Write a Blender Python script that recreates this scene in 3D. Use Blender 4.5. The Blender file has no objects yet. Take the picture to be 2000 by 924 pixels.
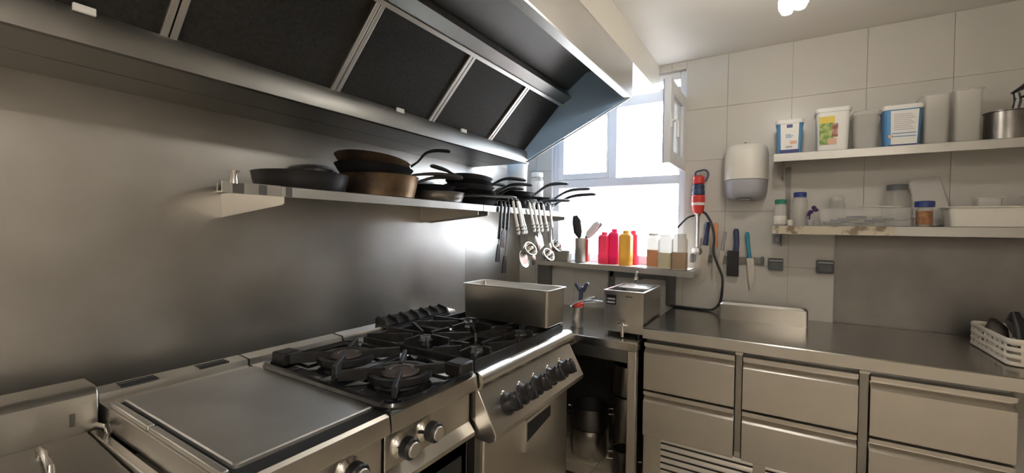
import bpy, bmesh, math, random
from mathutils import Vector, Matrix
random.seed(7)
sc = bpy.context.scene
col = sc.collection
PI = math.pi

# ---------------------------------------------------------------- camera
cam_d = bpy.data.cameras.new('camera'); cam = bpy.data.objects.new('camera', cam_d); col.objects.link(cam)
cam_d.sensor_width = 36.0; cam_d.lens = 36.0 * 841.7 / 2000.0; cam_d.clip_start = .02
_y, _p, _r = math.radians(32.02), math.radians(-1.054), math.radians(-.780)
_f = Vector((-math.sin(_y) * math.cos(_p), math.cos(_y) * math.cos(_p), math.sin(_p)))
_rt = Vector((math.cos(_y), math.sin(_y), 0)); _dn = _f.cross(_rt)
_R = math.cos(_r) * _rt + math.sin(_r) * _dn
_D = -math.sin(_r) * _rt + math.cos(_r) * _dn
_m = Matrix((_R, -_D, -_f)).transposed().to_4x4(); _m.translation = (0, 0, 1.4)
cam.matrix_world = _m
sc.camera = cam

# ---------------------------------------------------------------- light
EXPOSURE = 0.40
SKY = 12.0
TUBE = 95.0
BULB = 80.0
w = bpy.data.worlds.new('sky'); sc.world = w; w.use_nodes = True
bg = w.node_tree.nodes['Background']; bg.inputs['Strength'].default_value = SKY
_tc = w.node_tree.nodes.new('ShaderNodeTexCoord'); _sx = w.node_tree.nodes.new('ShaderNodeSeparateXYZ'); _cr = w.node_tree.nodes.new('ShaderNodeValToRGB')
w.node_tree.links.new(_tc.outputs['Generated'], _sx.inputs[0]); w.node_tree.links.new(_sx.outputs['Z'], _cr.inputs['Fac']); w.node_tree.links.new(_cr.outputs[0], bg.inputs['Color'])
_cr.color_ramp.elements[0].position = 0.0; _cr.color_ramp.elements[0].color = (.30, .31, .32, 1)      # the ground outside
_cr.color_ramp.elements[1].position = .05; _cr.color_ramp.elements[1].color = (.80, .90, 1, 1)        # the bright sky
pl = bpy.data.lights.new('window_portal', 'AREA'); pl.shape = 'RECTANGLE'; pl.size = 1.0; pl.size_y = 1.3; pl.cycles.is_portal = True
po = bpy.data.objects.new('window_portal', pl); col.objects.link(po); po.location = (-1.03, 3.13, 1.82); po.rotation_euler = (-PI / 2, 0, 0)
sc.view_settings.view_transform = 'Standard'; sc.view_settings.look = 'None'
sc.view_settings.exposure = EXPOSURE; sc.view_settings.gamma = 1.0; sc.view_settings.use_curve_mapping = False

# ---------------------------------------------------------------- materials
def mat(name, c, rough=.5, metal=0., var=0., scale=6., stretch=(1, 1, 1), rvar=0., bump=0., bscale=40., trans=0., ior=1.45, emit=0., c2=None, coat=0., alpha=1., thr=None, spec=None):
    m = bpy.data.materials.new(name); m.use_nodes = True
    nt = m.node_tree; b = nt.nodes['Principled BSDF']
    b.inputs['Base Color'].default_value = (*c, 1); b.inputs['Roughness'].default_value = rough; b.inputs['Metallic'].default_value = metal
    b.inputs['IOR'].default_value = ior
    if spec is not None: b.inputs['Specular IOR Level'].default_value = spec
    if trans: b.inputs['Transmission Weight'].default_value = trans
    if coat: b.inputs['Coat Weight'].default_value = coat
    if alpha < 1: b.inputs['Alpha'].default_value = alpha
    if emit:
        b.inputs['Emission Color'].default_value = (*c, 1); b.inputs['Emission Strength'].default_value = emit
    if var or rvar or bump or c2:
        tc = nt.nodes.new('ShaderNodeTexCoord'); mp = nt.nodes.new('ShaderNodeMapping'); mp.inputs['Scale'].default_value = stretch
        nt.links.new(tc.outputs['Object'], mp.inputs['Vector'])
        n = nt.nodes.new('ShaderNodeTexNoise'); n.inputs['Scale'].default_value = scale; n.inputs['Detail'].default_value = 5
        nt.links.new(mp.outputs[0], n.inputs['Vector'])
        if var or c2:
            r = nt.nodes.new('ShaderNodeValToRGB')
            a = [max(0, x * (1 - var)) for x in c]; d = list(c2) if c2 else [min(1, x * (1 + var)) for x in c]
            if c2 and not var: a = list(c)
            lo, hi = thr if thr else (.32, .68)
            r.color_ramp.elements[0].position = lo; r.color_ramp.elements[1].position = hi
            r.color_ramp.elements[0].color = (*a, 1); r.color_ramp.elements[1].color = (*d, 1)
            nt.links.new(n.outputs['Fac'], r.inputs['Fac']); nt.links.new(r.outputs[0], b.inputs['Base Color'])
        if rvar:
            mr = nt.nodes.new('ShaderNodeMapRange'); mr.inputs['From Min'].default_value = .3; mr.inputs['From Max'].default_value = .7
            mr.inputs['To Min'].default_value = max(.02, rough - rvar); mr.inputs['To Max'].default_value = min(1, rough + rvar)
            nt.links.new(n.outputs['Fac'], mr.inputs['Value']); nt.links.new(mr.outputs[0], b.inputs['Roughness'])
        if bump:
            n2 = nt.nodes.new('ShaderNodeTexNoise'); n2.inputs['Scale'].default_value = bscale; nt.links.new(mp.outputs[0], n2.inputs['Vector'])
            bp = nt.nodes.new('ShaderNodeBump'); bp.inputs['Strength'].default_value = bump; bp.inputs['Distance'].default_value = .002
            nt.links.new(n2.outputs['Fac'], bp.inputs['Height']); nt.links.new(bp.outputs[0], b.inputs['Normal'])
    return m
ST = (.60, .575, .535)
steel_wall = mat('steel_wall', (.55, .53, .50), .36, 1, .14, 2.2, rvar=.05, bump=.05, bscale=5)
steel = mat('steel', ST, .34, 1, .06, 5, rvar=.04)
steel_br = mat('steel_bright', (.72, .70, .66), .27, 1, .03, 6)
steel_top = mat('steel_worktop', (.40, .38, .35), .22, 1, .04, 2.5)
steel_splash = mat('steel_splashback', (.20, .19, .18), .46, 1, .12, 5)
steel_roof = mat('hood_inside', (.22, .215, .21), .5, 1, .1, 3)
steel_dk = mat('steel_dark', (.20, .195, .19), .40, 1, .15, 6)
steel_hood = mat('steel_hood', (.36, .35, .33), .36, 1, .12, 3, rvar=.06)
steel_drawer = mat('steel_drawer', (.62, .59, .55), .33, 1, .05, 5, rvar=.03)
griddle_m = mat('griddle_plate', (.56, .55, .535), .42, .9, .10, 5, rvar=.06)
chrome = mat('chrome', (.85, .84, .82), .10, 1)
alu = mat('aluminium', (.74, .72, .69), .38, 1)
glare_blue = mat('glare_blue', (.44, .66, 1.0), .35, .0, .02, 4)  # steel end panel: reflection and window flare put into a blue base colour
filt = mat('grease_filter', (.034, .032, .030), .6, .5, .25, 90, bump=.25, bscale=260)
iron = mat('cast_iron', (.022, .021, .021), .50, .3, .35, 30, bump=.3, bscale=120)
enamel = mat('black_enamel', (.015, .015, .017), .14, 0, .2, 20, coat=.5)
burner_m = mat('burner_cap', (.085, .065, .058), .6, .4, .3, 20)
black_pl = mat('black_plastic', (.018, .018, .020), .28)
rubber = mat('black_cable', (.03, .032, .04), .5)
pan_blk = mat('pan_black', (.012, .012, .014), .40, .0, .25, 14)
pan_brz = mat('pan_scorched', (.36, .235, .13), .40, .8, 0, 4, c2=(.05, .038, .032), rvar=.05)
pan_st = mat('pan_steel', (.30, .285, .27), .34, 1, .25, 9)
pan_gr = mat('pan_grey', (.10, .10, .105), .4, .7, .25, 12)
hand_gr = mat('handle_grey', (.13, .125, .12), .42, .6)
hand_cr = mat('handle_cream', (.86, .83, .76), .45, .0, .06, 20)
grout = mat('grout', (.42, .38, .33), .8)
tile_m = mat('wall_tile', (.62, .595, .55), .30, 0, .03, 3)
paint = mat('ceiling_paint', (.82, .78, .72), .65, 0, .02, 3)
paint_w = mat('wall_paint', (.70, .66, .60), .6, 0, .04, 3)
soffit_m = mat('soffit_paint', (.80, .75, .66), .45, 0, .02, 3)
floor_m = mat('floor_tile', (.52, .46, .37), .5, 0, .10, 9)
floor_g = mat('floor_grout', (.24, .21, .18), .8)
pvc = mat('white_pvc', (.80, .81, .84), .32)
pvc_g = mat('gasket', (.30, .34, .45), .5)
pvc_f = mat('frosted_glass', (.80, .83, .88), .4, alpha=.85)
glass = mat('window_glass', (1, 1, 1), .0, 0, trans=1., ior=1.01)
clear = mat('clear_plastic', (.80, .78, .75), .15, alpha=.20)
bottle_m = mat('bottle_clear', (.80, .76, .68), .3, alpha=.66)
tray_m = mat('frosted_tray', (.80, .78, .74), .35, alpha=.72)
clear2 = mat('frosted_plastic', (.78, .75, .70), .28, alpha=.36)
white_pl = mat('white_plastic', (.86, .84, .80), .38)
cream_pl = mat('cream_plastic', (.80, .77, .70), .38)
lilac_pl = mat('grey_plastic', (.42, .42, .46), .40)
grey_pl = mat('socket_grey', (.13, .14, .15), .45)
blue_pl = mat('blue_print', (.10, .29, .56), .4)
navy_pl = mat('navy_print', (.025, .045, .19), .4)
navy_lid = mat('blue_lid', (.03, .05, .22), .35)
green_lid = mat('green_lid', (.03, .22, .15), .4)
green_pr = mat('salad_print', (.16, .30, .07), .5, 0, 0, 40, c2=(.55, .60, .20), thr=(.42, .6))
yellow_pr = mat('yellow_print', (.80, .62, .10), .5)
red_pr = mat('tomato_print', (.32, .10, .07), .5, 0, 0, 30, c2=(.70, .55, .40), thr=(.45, .6))
peach_pr = mat('peach_print', (.74, .46, .33), .5)
red_b = mat('red_bottle', (.82, .045, .10), .38, trans=.25)
mag_b = mat('crimson_bottle', (.76, .015, .10), .38, trans=.25)
yel_b = mat('mustard_bottle', (.85, .45, .06), .38, trans=.2)
ora_b = mat('orange_sauce', (.82, .38, .18), .45, trans=.45)
pale_b = mat('pale_dressing', (.76, .66, .44), .45, trans=.45)
tan_b = mat('brown_dressing', (.58, .40, .26), .45, trans=.45)
spice = mat('spice', (.32, .15, .07), .6, 0, .3, 40)
paper = mat('paper', (.86, .82, .78), .7)
red_tool = mat('red_plastic', (.70, .06, .05), .35)
navy_tool = mat('dark_blue_plastic', (.04, .055, .12), .4)
orange_h = mat('orange_handle', (.85, .34, .15), .4)
teal_h = mat('teal_handle', (.05, .32, .44), .4)
grey_h = mat('grey_handle', (.42, .40, .40), .45)
purple = mat('purple', (.10, .04, .16), .5)
peel = mat('peeling_tape', (.62, .55, .43), .55, 0, 0, 16, stretch=(1, 1, 1), c2=(.26, .20, .14), thr=(.52, .62))
crate_m = mat('crate_white', (.80, .74, .64), .45)
glow = mat('lamp_glow', (1, .95, .86), .4, emit=BULB)
tube_glow = mat('tube_glow', (1, .93, .83), .4, emit=TUBE)
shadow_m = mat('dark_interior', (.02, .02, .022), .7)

# ---------------------------------------------------------------- mesh helpers
class MB:
    def __init__(s): s.bm = bmesh.new()
    def box(s, x0, x1, y0, y1, z0, z1, M=None):
        vs = [Vector((x, y, z)) for z in (z0, z1) for y in (y0, y1) for x in (x0, x1)]
        if M: vs = [M @ v for v in vs]
        v = [s.bm.verts.new(p) for p in vs]
        for f in ((0, 2, 3, 1), (4, 5, 7, 6), (0, 1, 5, 4), (2, 6, 7, 3), (0, 4, 6, 2), (1, 3, 7, 5)): s.bm.faces.new([v[i] for i in f])
        return s
    def loft(s, loops, cap0=True, cap1=True, close=False):
        L = [[s.bm.verts.new(p) for p in lp] for lp in loops]
        n = len(L[0]); k = len(L)
        for i in range(k if close else k - 1):
            a, b = L[i], L[(i + 1) % k]
            for j in range(n): s.bm.faces.new((a[j], a[(j + 1) % n], b[(j + 1) % n], b[j]))
        if not close:
            if cap0: s.bm.faces.new(L[0][::-1])
            if cap1: s.bm.faces.new(L[-1])
        return s
    def prism(s, poly, axis, a, b):
        def P(u, v, t): return {'x': (t, u, v), 'y': (u, t, v), 'z': (u, v, t)}[axis]
        return s.loft([[Vector(P(u, v, a)) for u, v in poly], [Vector(P(u, v, b)) for u, v in poly]])
    def cyl(s, p0, p1, r0, r1=None, n=16):
        p0, p1 = Vector(p0), Vector(p1); r1 = r0 if r1 is None else r1
        return s.tube([p0, p1], [r0, r1], n)
    def tube(s, path, r, n=8, flat=1., up=None, sm=0):
        P = [Vector(p) for p in path]
        if sm:
            Q = []
            for i in range(len(P) - 1):
                a, b, c, d = P[max(i - 1, 0)], P[i], P[i + 1], P[min(i + 2, len(P) - 1)]
                for j in range(sm):
                    t = j / sm; Q.append(.5 * (2 * b + (c - a) * t + (2 * a - 5 * b + 4 * c - d) * t * t + (3 * b - a - 3 * c + d) * t ** 3))
            if isinstance(r, (list, tuple)):
                r = [r[i] + (r[i + 1] - r[i]) * j / sm for i in range(len(P) - 1) for j in range(sm)] + [r[-1]]
            P = Q + [P[-1]]
        k = len(P); loops = []
        rr = r if isinstance(r, (list, tuple)) else [r] * k
        prev = None
        for i in range(k):
            t = (P[min(i + 1, k - 1)] - P[max(i - 1, 0)]).normalized()
            if prev is None:
                ref = Vector(up) if up else (Vector((0, 0, 1)) if abs(t.z) < .9 else Vector((0, 1, 0)))
                u = t.cross(ref).normalized()
            else: u = (prev - t * prev.dot(t)).normalized()
            prev = u; v = t.cross(u)
            loops.append([P[i] + rr[i] * (math.cos(a) * u + flat * math.sin(a) * v) for a in [2 * PI * j / n for j in range(n)]])
        return s.loft(loops)
    def lathe(s, prof, c=(0, 0, 0), n=28, M=None, cap0=True, cap1=True):
        loops = []
        for r, z in prof:
            lp = [Vector((max(r, 1e-4) * math.cos(2 * PI * j / n), max(r, 1e-4) * math.sin(2 * PI * j / n), z)) for j in range(n)]
            lp = [(M @ p if M else p) + Vector(c) for p in lp]
            loops.append(lp)
        return s.loft(loops, cap0, cap1)
    def rr(s, secs, c=(0, 0), seg=4, M=None):
        loops = []
        for z, hx, hy, r in secs:
            lp = []
            for sx, sy, a0 in ((1, 1, 0), (-1, 1, PI / 2), (-1, -1, PI), (1, -1, 1.5 * PI)):
                for k in range(seg + 1):
                    a = a0 + k * PI / 2 / seg
                    p = Vector((c[0] + sx * (hx - r) + r * math.cos(a), c[1] + sy * (hy - r) + r * math.sin(a), z))
                    lp.append(M @ p if M else p)
            loops.append(lp)
        return s.loft(loops)
def rotm(axis, deg): return Matrix.Rotation(math.radians(deg), 4, axis)
WO = {}
def ob(name, mb, m, parent=None, label=None, cat=None, group=None, kind=None, bevel=0., sharp=38, org=None):
    bm = mb.bm
    bmesh.ops.recalc_face_normals(bm, faces=bm.faces)
    xs = [v.co for v in bm.verts]
    lo = [min(v[i] for v in xs) for i in range(3)]; hi = [max(v[i] for v in xs) for i in range(3)]
    o = Vector(org) if org else Vector(((lo[0] + hi[0]) / 2, (lo[1] + hi[1]) / 2, lo[2]))
    bmesh.ops.translate(bm, verts=bm.verts, vec=-o)
    for f in bm.faces: f.smooth = True
    bm.normal_update()
    for e in bm.edges:
        if len(e.link_faces) == 2 and e.calc_face_angle(0) > math.radians(sharp): e.smooth = False
    me = bpy.data.meshes.new(name); bm.to_mesh(me); bm.free(); me.materials.append(m)
    t = bpy.data.objects.new(name, me); col.objects.link(t)
    WO[t.name] = o
    if parent: t.parent = parent; t.location = o - WO[parent.name]
    else: t.location = o
    if bevel:
        bv = t.modifiers.new('bevel', 'BEVEL'); bv.width = bevel; bv.segments = 2; bv.limit_method = 'ANGLE'; bv.angle_limit = math.radians(40); bv.harden_normals = False
    tag(t, label, cat, group, kind)
    return t
def tag(t, label=None, cat=None, group=None, kind=None):
    if label: t['label'] = label
    if cat: t['category'] = cat
    if group: t['group'] = group
    if kind: t['kind'] = kind
    return t
def thing(name, label, cat, loc=(0, 0, 0), group=None, kind=None):
    e = bpy.data.objects.new(name, None); col.objects.link(e); e.location = loc; e.empty_display_size = .05
    WO[e.name] = Vector(loc); tag(e, label, cat, group, kind); return e
def place(e, loc, rz=0., rx=0., ry=0.):
    e.location = loc; e.rotation_euler = (math.radians(rx), math.radians(ry), math.radians(rz)); return e
def clone(o, parent=None):
    c = o.copy(); col.objects.link(c)
    if parent: c.parent = parent
    for ch in list(o.children): clone(ch, c)
    return c
def B(*a): return MB().box(*a)

# ---------------------------------------------------------------- the room
XA, YB, ZC = -1.8, 3.0, 2.51
XR, YF = 1.9, -1.9
fl = ob('floor', B(XA - .1, XR + .1, YF - .1, YB + .2, -.10, -.004), floor_g, kind='structure', label='beige tiled kitchen floor')
ft = None
ts = .30
for i in range(int((XR - XA) / ts) + 1):
    for j in range(int((YB - YF) / ts) + 1):
        x0, y0 = XA + i * ts + .002, YB - (j + 1) * ts + .002
        if ft is None: ft = ob('floor_tile', B(x0, x0 + ts - .004, y0, y0 + ts - .004, -.004, 0), floor_m, fl); base = (x0, y0)
        else:
            c = ft.copy(); col.objects.link(c); c.location = ft.location + Vector((x0 - base[0], y0 - base[1], 0))
ob('ceiling', B(XA - .1, XR + .1, YF - .1, YB + .2, ZC, ZC + .1), paint, kind='structure', label='off-white painted ceiling')
ob('trim_1', B(XA, -.72, YF, YB - .001, 2.334, ZC), soffit_m, kind='structure', label='cream boxed soffit above the extraction hood')
wl = ob('wall_left', B(XA - .12, XA - .004, YF, YB + .2, 0, ZC), paint_w, kind='structure', label='wall clad in brushed steel behind the cookers')
for y0, y1 in ((YF, 2.2885), (2.2895, YB - .001)):
    ob('steel_panel', B(XA - .004, XA, y0, y1, .05, 1.86), steel_wall, wl)
ob('wall_right', B(XR, XR + .1, YF, YB + .2, 0, ZC), paint_w, kind='structure', label='plain painted wall beyond the worktop')
ob('wall_front', B(XA - .1, XR + .1, YF - .1, YF, 0, ZC), paint_w, kind='structure', label='plain painted wall facing the window')
# window opening
WX0, WX1, WZ0, WZ1 = -1.52, -.545, 1.165, 2.46
wb = MB()
for a in ((XA - .1, WX0, 0, ZC), (WX1, XR + .1, 0, ZC), (WX0, WX1, 0, WZ0), (WX0, WX1, WZ1, ZC)): wb.box(a[0], a[1], YB + .004, YB + .16, a[2], a[3])
wbo = ob('wall_back', wb, grout, kind='structure', label='cream tiled wall with the window')
def cut(r, h):
    x0, x1, z0, z1 = r; a0, a1, b0, b1 = h
    if x1 <= a0 or x0 >= a1 or z1 <= b0 or z0 >= b1: return [r]
    o = []
    if x0 < a0: o.append((x0, a0, z0, z1))
    if x1 > a1: o.append((a1, x1, z0, z1))
    m0, m1 = max(x0, a0), min(x1, a1)
    if z0 < b0: o.append((m0, m1, z0, b0))
    if z1 > b1: o.append((m0, m1, b1, z1))
    return o
tw, th = .338, .3295
for i in range(-6, 6):
    for j in range(-2, 5):
        r = (max(.035 + i * tw, XA), min(.035 + (i + 1) * tw, XR), 1.196 + (j - 1) * th, min(1.196 + j * th, ZC))
        if r[1] - r[0] < .02 or r[3] - r[2] < .02: continue
        for q in cut(r, (WX0, WX1, WZ0, WZ1)):
            if q[1] - q[0] > .015 and q[3] - q[2] > .015:
                ob('tile', B(q[0] + .0012, q[1] - .0012, YB, YB + .005, q[2] + .0012, q[3] - .0012), tile_m, wbo)
ob('steel_panel', B(.254, XR - .002, YB - .004, YB, .895, 1.43), steel_splash, wbo)

# window : three tiers, fixed pane below, two casements, top light
win = thing('window_1', 'white window with a wide lower pane and the right casement swung open', None, ((WX0 + WX1) / 2, YB + .05, WZ0), kind='structure')
fy0, fy1 = YB + .03, YB + .09
f = MB()
f.box(WX0, WX0 + .05, fy0, fy1, WZ0, WZ1); f.box(WX1 - .045, WX1, fy0, fy1, WZ0, WZ1)
f.box(WX0 + .05, WX1 - .045, fy0, fy1, WZ0, WZ0 + .055); f.box(WX0 + .05, WX1 - .045, fy0, fy1, WZ1 - .05, WZ1)
ob('frame', f, pvc, win, bevel=.004)
ob('transom', B(WX0 + .05, WX1 - .045, fy0 - .015, fy1, 1.715, 1.775), pvc, win, bevel=.004)
ob('transom', B(WX0 + .05, WX1 - .045, fy0 - .01, fy1, 2.275, 2.36), pvc, win, bevel=.004)
ob('mullion', B(-1.075, -1.015, fy0 - .012, fy1, 1.775, 2.275), pvc, win, bevel=.004)
f = MB(); a, b_, c_, d_ = WX0 + .05, -1.075, 1.775, 2.275
for q in ((a, a + .045, c_, d_), (b_ - .012, b_, c_, d_), (a + .045, b_ - .012, c_, c_ + .045), (a + .045, b_ - .012, d_ - .045, d_)): f.box(q[0], q[1], fy0 - .02, fy1 - .02, q[2], q[3])
ob('casement_frame', f, pvc, win, bevel=.003)
for q in ((WX0 + .05, WX1 - .045, WZ0 + .055, 1.715), (a + .045, b_ - .012, c_ + .045, d_ - .045), (WX0 + .05, WX1 - .045, 2.36, WZ1 - .05)):
    ob('pane', B(q[0], q[1], YB + .058, YB + .062, q[2], q[3]), glass, win)
# the open casement
f = MB()
s0, s1, t0, t1 = YB - .45, YB + .02, 1.79, 2.27
for q in ((s0, s0 + .085, t0, t1), (s1 - .10, s1, t0, t1), (s0 + .085, s1 - .10, t0, t0 + .075), (s0 + .085, s1 - .10, t1 - .075, t1)): f.box(-.585, -.545, q[0], q[1], q[2], q[3])
cs = ob('open_casement', f, pvc, win, bevel=.004)
ob('pane', B(-.567, -.563, s0 + .085, s1 - .10, t0 + .075, t1 - .075), pvc_f, cs)
ob('gasket', B(-.592, -.585, s0 + .012, s0 + .03, t0, t1), pvc_g, cs)
h = MB(); h.tube([(-.545, s0 + .03, 2.03), (-.52, s0 + .03, 2.03), (-.512, s0 + .03, 2.02), (-.512, s0 + .03, 1.93)], .008, 8)
h.box(-.547, -.541, s0 + .015, s0 + .045, 1.99, 2.07)
ob('handle', h, pvc, cs)
# reveals of the opening
f = MB(); f.box(WX0, WX1, YB + .001, fy0 - .001, WZ0 - .001, WZ0 + .003); f.box(WX0 - .001, WX0 + .003, YB - .001, fy0 - .001, WZ0 + .003, WZ1); f.box(WX1 - .003, WX1 + .001, YB - .001, fy0 - .001, WZ0 + .003, WZ1)
ob('reveal', f, pvc, win)

# ---------------------------------------------------------------- extraction hood
HY0, HY1 = -1.7, 2.39
hood = thing('extraction_hood', 'long stainless extraction hood with dark grease filters and an end panel coloured blue for window glare', 'hood', (-1.3, .4, 1.82))
ob('underside_panel', B(XA + .002, -1.602, HY0, HY1, 1.82, 1.835), steel_hood, hood)
ob('underside_panel', B(-1.598, -1.40, HY0, HY1, 1.82, 1.835), steel_hood, hood)
ob('back_panel', B(XA + .002, XA + .02, HY0, HY1, 1.835, 2.33), steel_dk, hood)
g = MB(); g.prism([(-1.40, 1.815), (-1.388, 1.818), (-1.383, 1.872), (-1.390, 1.895), (-1.398, 1.895), (-1.398, 1.885), (-1.395, 1.87), (-1.40, 1.835)], 'y', HY0, HY1)
ob('grease_gutter', g, steel_hood, hood)
fa, fb = Vector((-1.398, 0, 1.893)), Vector((-1.15, 0, 2.15)); fd = (fb - fa).normalized(); fn = Vector((-fd.z, 0, fd.x))
def slab(y0, y1, t0, t1, n0, n1):
    mb = MB(); L = (fb - fa).length
    lo = []
    for y in (y0, y1):
        lo.append([fa + fd * (L * t) + fn * n + Vector((0, y, 0)) for t, n in ((t0, n0), (t1, n0), (t1, n1), (t0, n1))])
    return mb.loft(lo)
ys = [HY0, -1.03, -.52, -.01, .491, .995, 1.504, 1.977, HY1 - .006]
for a, b in zip(ys[:-1], ys[1:]):
    ob('grease_filter', slab(a + .016, b - .016, .0, 1., .004, .03), filt, hood)
for y in ys[1:-1]:
    ob('filter_divider', slab(y - .019, y - .002, -.02, 1.02, -.006, .03), alu, hood, bevel=.002)
    ob('filter_divider', slab(y + .002, y + .019, -.02, 1.02, -.006, .03), alu, hood, bevel=.002)
ob('filter_rail', slab(HY0, HY1 - .006, .985, 1.03, -.008, .03), alu, hood)
ob('filter_rail', slab(HY0, HY1 - .006, -.03, .012, -.004, .03), alu, hood)
g = MB(); g.prism([(-1.145, 2.155), (-1.085, 2.185), (-1.085, 2.192), (-1.125, 2.245), (-1.135, 2.245), (-1.155, 2.16)], 'y', HY0, HY1 - .006)
ob('upper_channel', g, steel_hood, hood)
g = MB(); g.prism([(-1.16, 2.24), (-1.10, 2.24), (-.99, 2.322), (-.735, 2.322), (-.735, 2.332), (-1.16, 2.332)], 'y', HY0, HY1 - .006)
ob('hood_roof', g, steel_roof, hood)
ob('fascia', B(-.735, -.72, HY0, HY1, 2.145, 2.332), steel_br, hood, bevel=.001)
g = MB(); g.prism([(-.762, 2.137), (-.72, 2.137), (-.718, 2.145), (-.735, 2.146), (-.762, 2.141)], 'y', HY0, HY1)
ob('front_lip', g, alu, hood)
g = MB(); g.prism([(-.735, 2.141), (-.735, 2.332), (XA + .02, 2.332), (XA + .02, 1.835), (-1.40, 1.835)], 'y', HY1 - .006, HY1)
ob('end_panel', g, glare_blue, hood)
g = MB(); g.tube([(-.73, HY1 - .003, 2.138), (-1.392, HY1 - .003, 1.824)], .0045, 6)
ob('end_trim', g, alu, hood)
for y in (.325, 1.30, 1.73):
    ob('drip_clip', B(-1.384, -1.374, y - .02, y + .02, 1.884, 1.902), white_pl, hood, bevel=.002)

# ---------------------------------------------------------------- lamps
def ceiling_lamp():
    LX, LY = .018, 1.88
    t = thing('ceiling_lamp', 'glowing twin bulb pendant lamp hanging in front of the worktop', 'lamp', (LX, LY, ZC))
    mb = MB(); mb.lathe([(.055, ZC - .018), (.062, ZC - .012), (.062, ZC)], (LX, LY, 0)); ob('ceiling_rose', mb, white_pl, t)
    mb = MB(); mb.cyl((LX, LY, 2.34), (LX, LY, ZC - .015), .006); ob('rod', mb, white_pl, t)
    ob('bulb_holder', B(LX - .045, LX + .045, LY - .012, LY + .012, 2.318, 2.342), white_pl, t, bevel=.004)
    for dx, zb in ((-.019, 2.196), (.021, 2.205)):
        mb = MB(); mb.lathe([(.001, zb), (.016, zb + .006), (.026, zb + .025), (.028, zb + .05), (.020, zb + .08), (.013, zb + .095)], (LX + dx, LY, 0), 20)
        ob('bulb', mb, glow, t)
        mb = MB(); mb.cyl((LX + dx, LY, zb + .095), (LX + dx, LY, 2.32), .014); ob('socket', mb, white_pl, t)
ceiling_lamp()
def fluo(x, y, lab, L=1.2):
    t = thing('ceiling_light', lab, 'light', (x, y, ZC))
    ob('housing', B(x - .09, x + .09, y - L / 2, y + L / 2, ZC - .05, ZC), white_pl, t, bevel=.006)
    for dx in (-.04, .04):
        mb = MB(); mb.cyl((x + dx, y - L / 2 + .03, ZC - .066), (x + dx, y + L / 2 - .03, ZC - .066), .013, n=12); ob('tube', mb, tube_glow, t)
fluo(.85, -1.15, 'twin tube fluorescent light on the ceiling behind the worktop end')

# ---------------------------------------------------------------- cooking line
XF, XB = -.875, -1.60          # front edge and back rim of the modules
def knob_chrome(p, x, y, z):
    mb = MB(); M = rotm('Y', 90)
    mb.lathe([(.036, -.002), (.036, .004), (.028, .012), (.025, .02)], (x, y, z), 24, M); k = ob('knob', mb, chrome, p)
    mb = MB(); mb.lathe([(.025, .018), (.030, .022), (.030, .046), (.026, .050)], (x, y, z), 24, M); ob('grip_ring', mb, black_pl, k)
    mb = MB(); mb.lathe([(.021, .048), (.021, .056), (.019, .058)], (x, y, z), 24, M); ob('cap', mb, alu, k)
def module(t, y0, y1, slots):
    ob('body', B(XB - .05, XF - .04, y0 + .002, y1 - .002, .12, .70), steel_dk, t)
    mb = MB(); mb.prism([(XF - .035, .838), (XF, .845), (XF + .002, .852), (XF - .004, .892), (XF - .012, .9), (XB, .9), (XB, .905), (XB - .004, .922), (XB - .07, .926), (XB - .07, .84)], 'y', y0 + .0015, y1 - .0015)
    ob('top', mb, steel, t, sharp=25)
    mb = MB(); mb.prism([(XF - .03, .838), (XF - .03, .73), (XF - .005, .70), (XF - .005, .685), (XF - .06, .685), (XF - .06, .838)], 'y', y0 + .004, y1 - .004)
    ob('control_panel', mb, steel, t, bevel=.002)
    for sy in slots:
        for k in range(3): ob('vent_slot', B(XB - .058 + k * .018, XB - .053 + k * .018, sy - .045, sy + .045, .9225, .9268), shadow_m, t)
    for s in (y0 + .03, y1 - .03):
        for x in (XF - .08, XB): 
            mb = MB(); mb.cyl((x, s, 0), (x, s, .13), .018); ob('leg', mb, steel_dk, t)
def doorpanel(t, y0, y1, x, z0, z1):
    ob('door', B(x - .02, x, y0, y1, z0, z1), steel_drawer, t, bevel=.004)

# griddle
gr = thing('griddle', 'stainless griddle with a smooth grey steel plate', 'griddle', (-1.24, .60, 0))
module(gr, .402, .800, (.50, .70))
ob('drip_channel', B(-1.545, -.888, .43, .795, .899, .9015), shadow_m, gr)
mb = MB(); mb.rr([(.9, .305, .178, .012), (.909, .305, .178, .012), (.912, .302, .175, .012)], (-1.237, .617)); ob('cooking_plate', mb, griddle_m, gr)
for a, b in ((-1.54, -1.28), (-1.27, -.92)):
    ob('side_guard', B(a, b, .408, .424, .9, .914), alu, gr, bevel=.003)
knob_chrome(gr, XF - .03, .690, .79); knob_chrome(gr, XF - .03, .545, .79)
doorpanel(gr, .41, .792, XF - .02, .15, .66)

# two-burner hob
hob = thing('gas_hob', 'two-burner gas hob with a black enamelled pan support beside the griddle', 'hob', (-1.24, 1.0, 0))
module(hob, .803, 1.188, ())
ob('spill_tray', B(-1.545, -.895, .822, 1.168, .8995, .903), enamel, hob)
for q in ((-1.505, -1.42, .935, 1.03), (-1.0, -.925, 1.085, 1.15), (-1.13, -1.085, 1.095, 1.15), (-1.43, -1.40, .84, .87)):
    ob('drip_opening', B(q[0], q[1], q[2], q[3], .9032, .9098), alu, hob)
for q in ((-1.54, -1.47, .826, 1.16), (-1.47, -1.40, .90, 1.16), (-1.40, -1.25, .826, .875), (-1.40, -1.06, 1.09, 1.16), (-1.25, -1.06, .826, .905), (-1.06, -.90, .826, .875), (-1.22, -1.12, .905, 1.09), (-1.06, -.98, 1.09, 1.16)):
    ob('enamel_tray', B(q[0], q[1], q[2], q[3], .902, .909), enamel, hob, bevel=.003)
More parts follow.
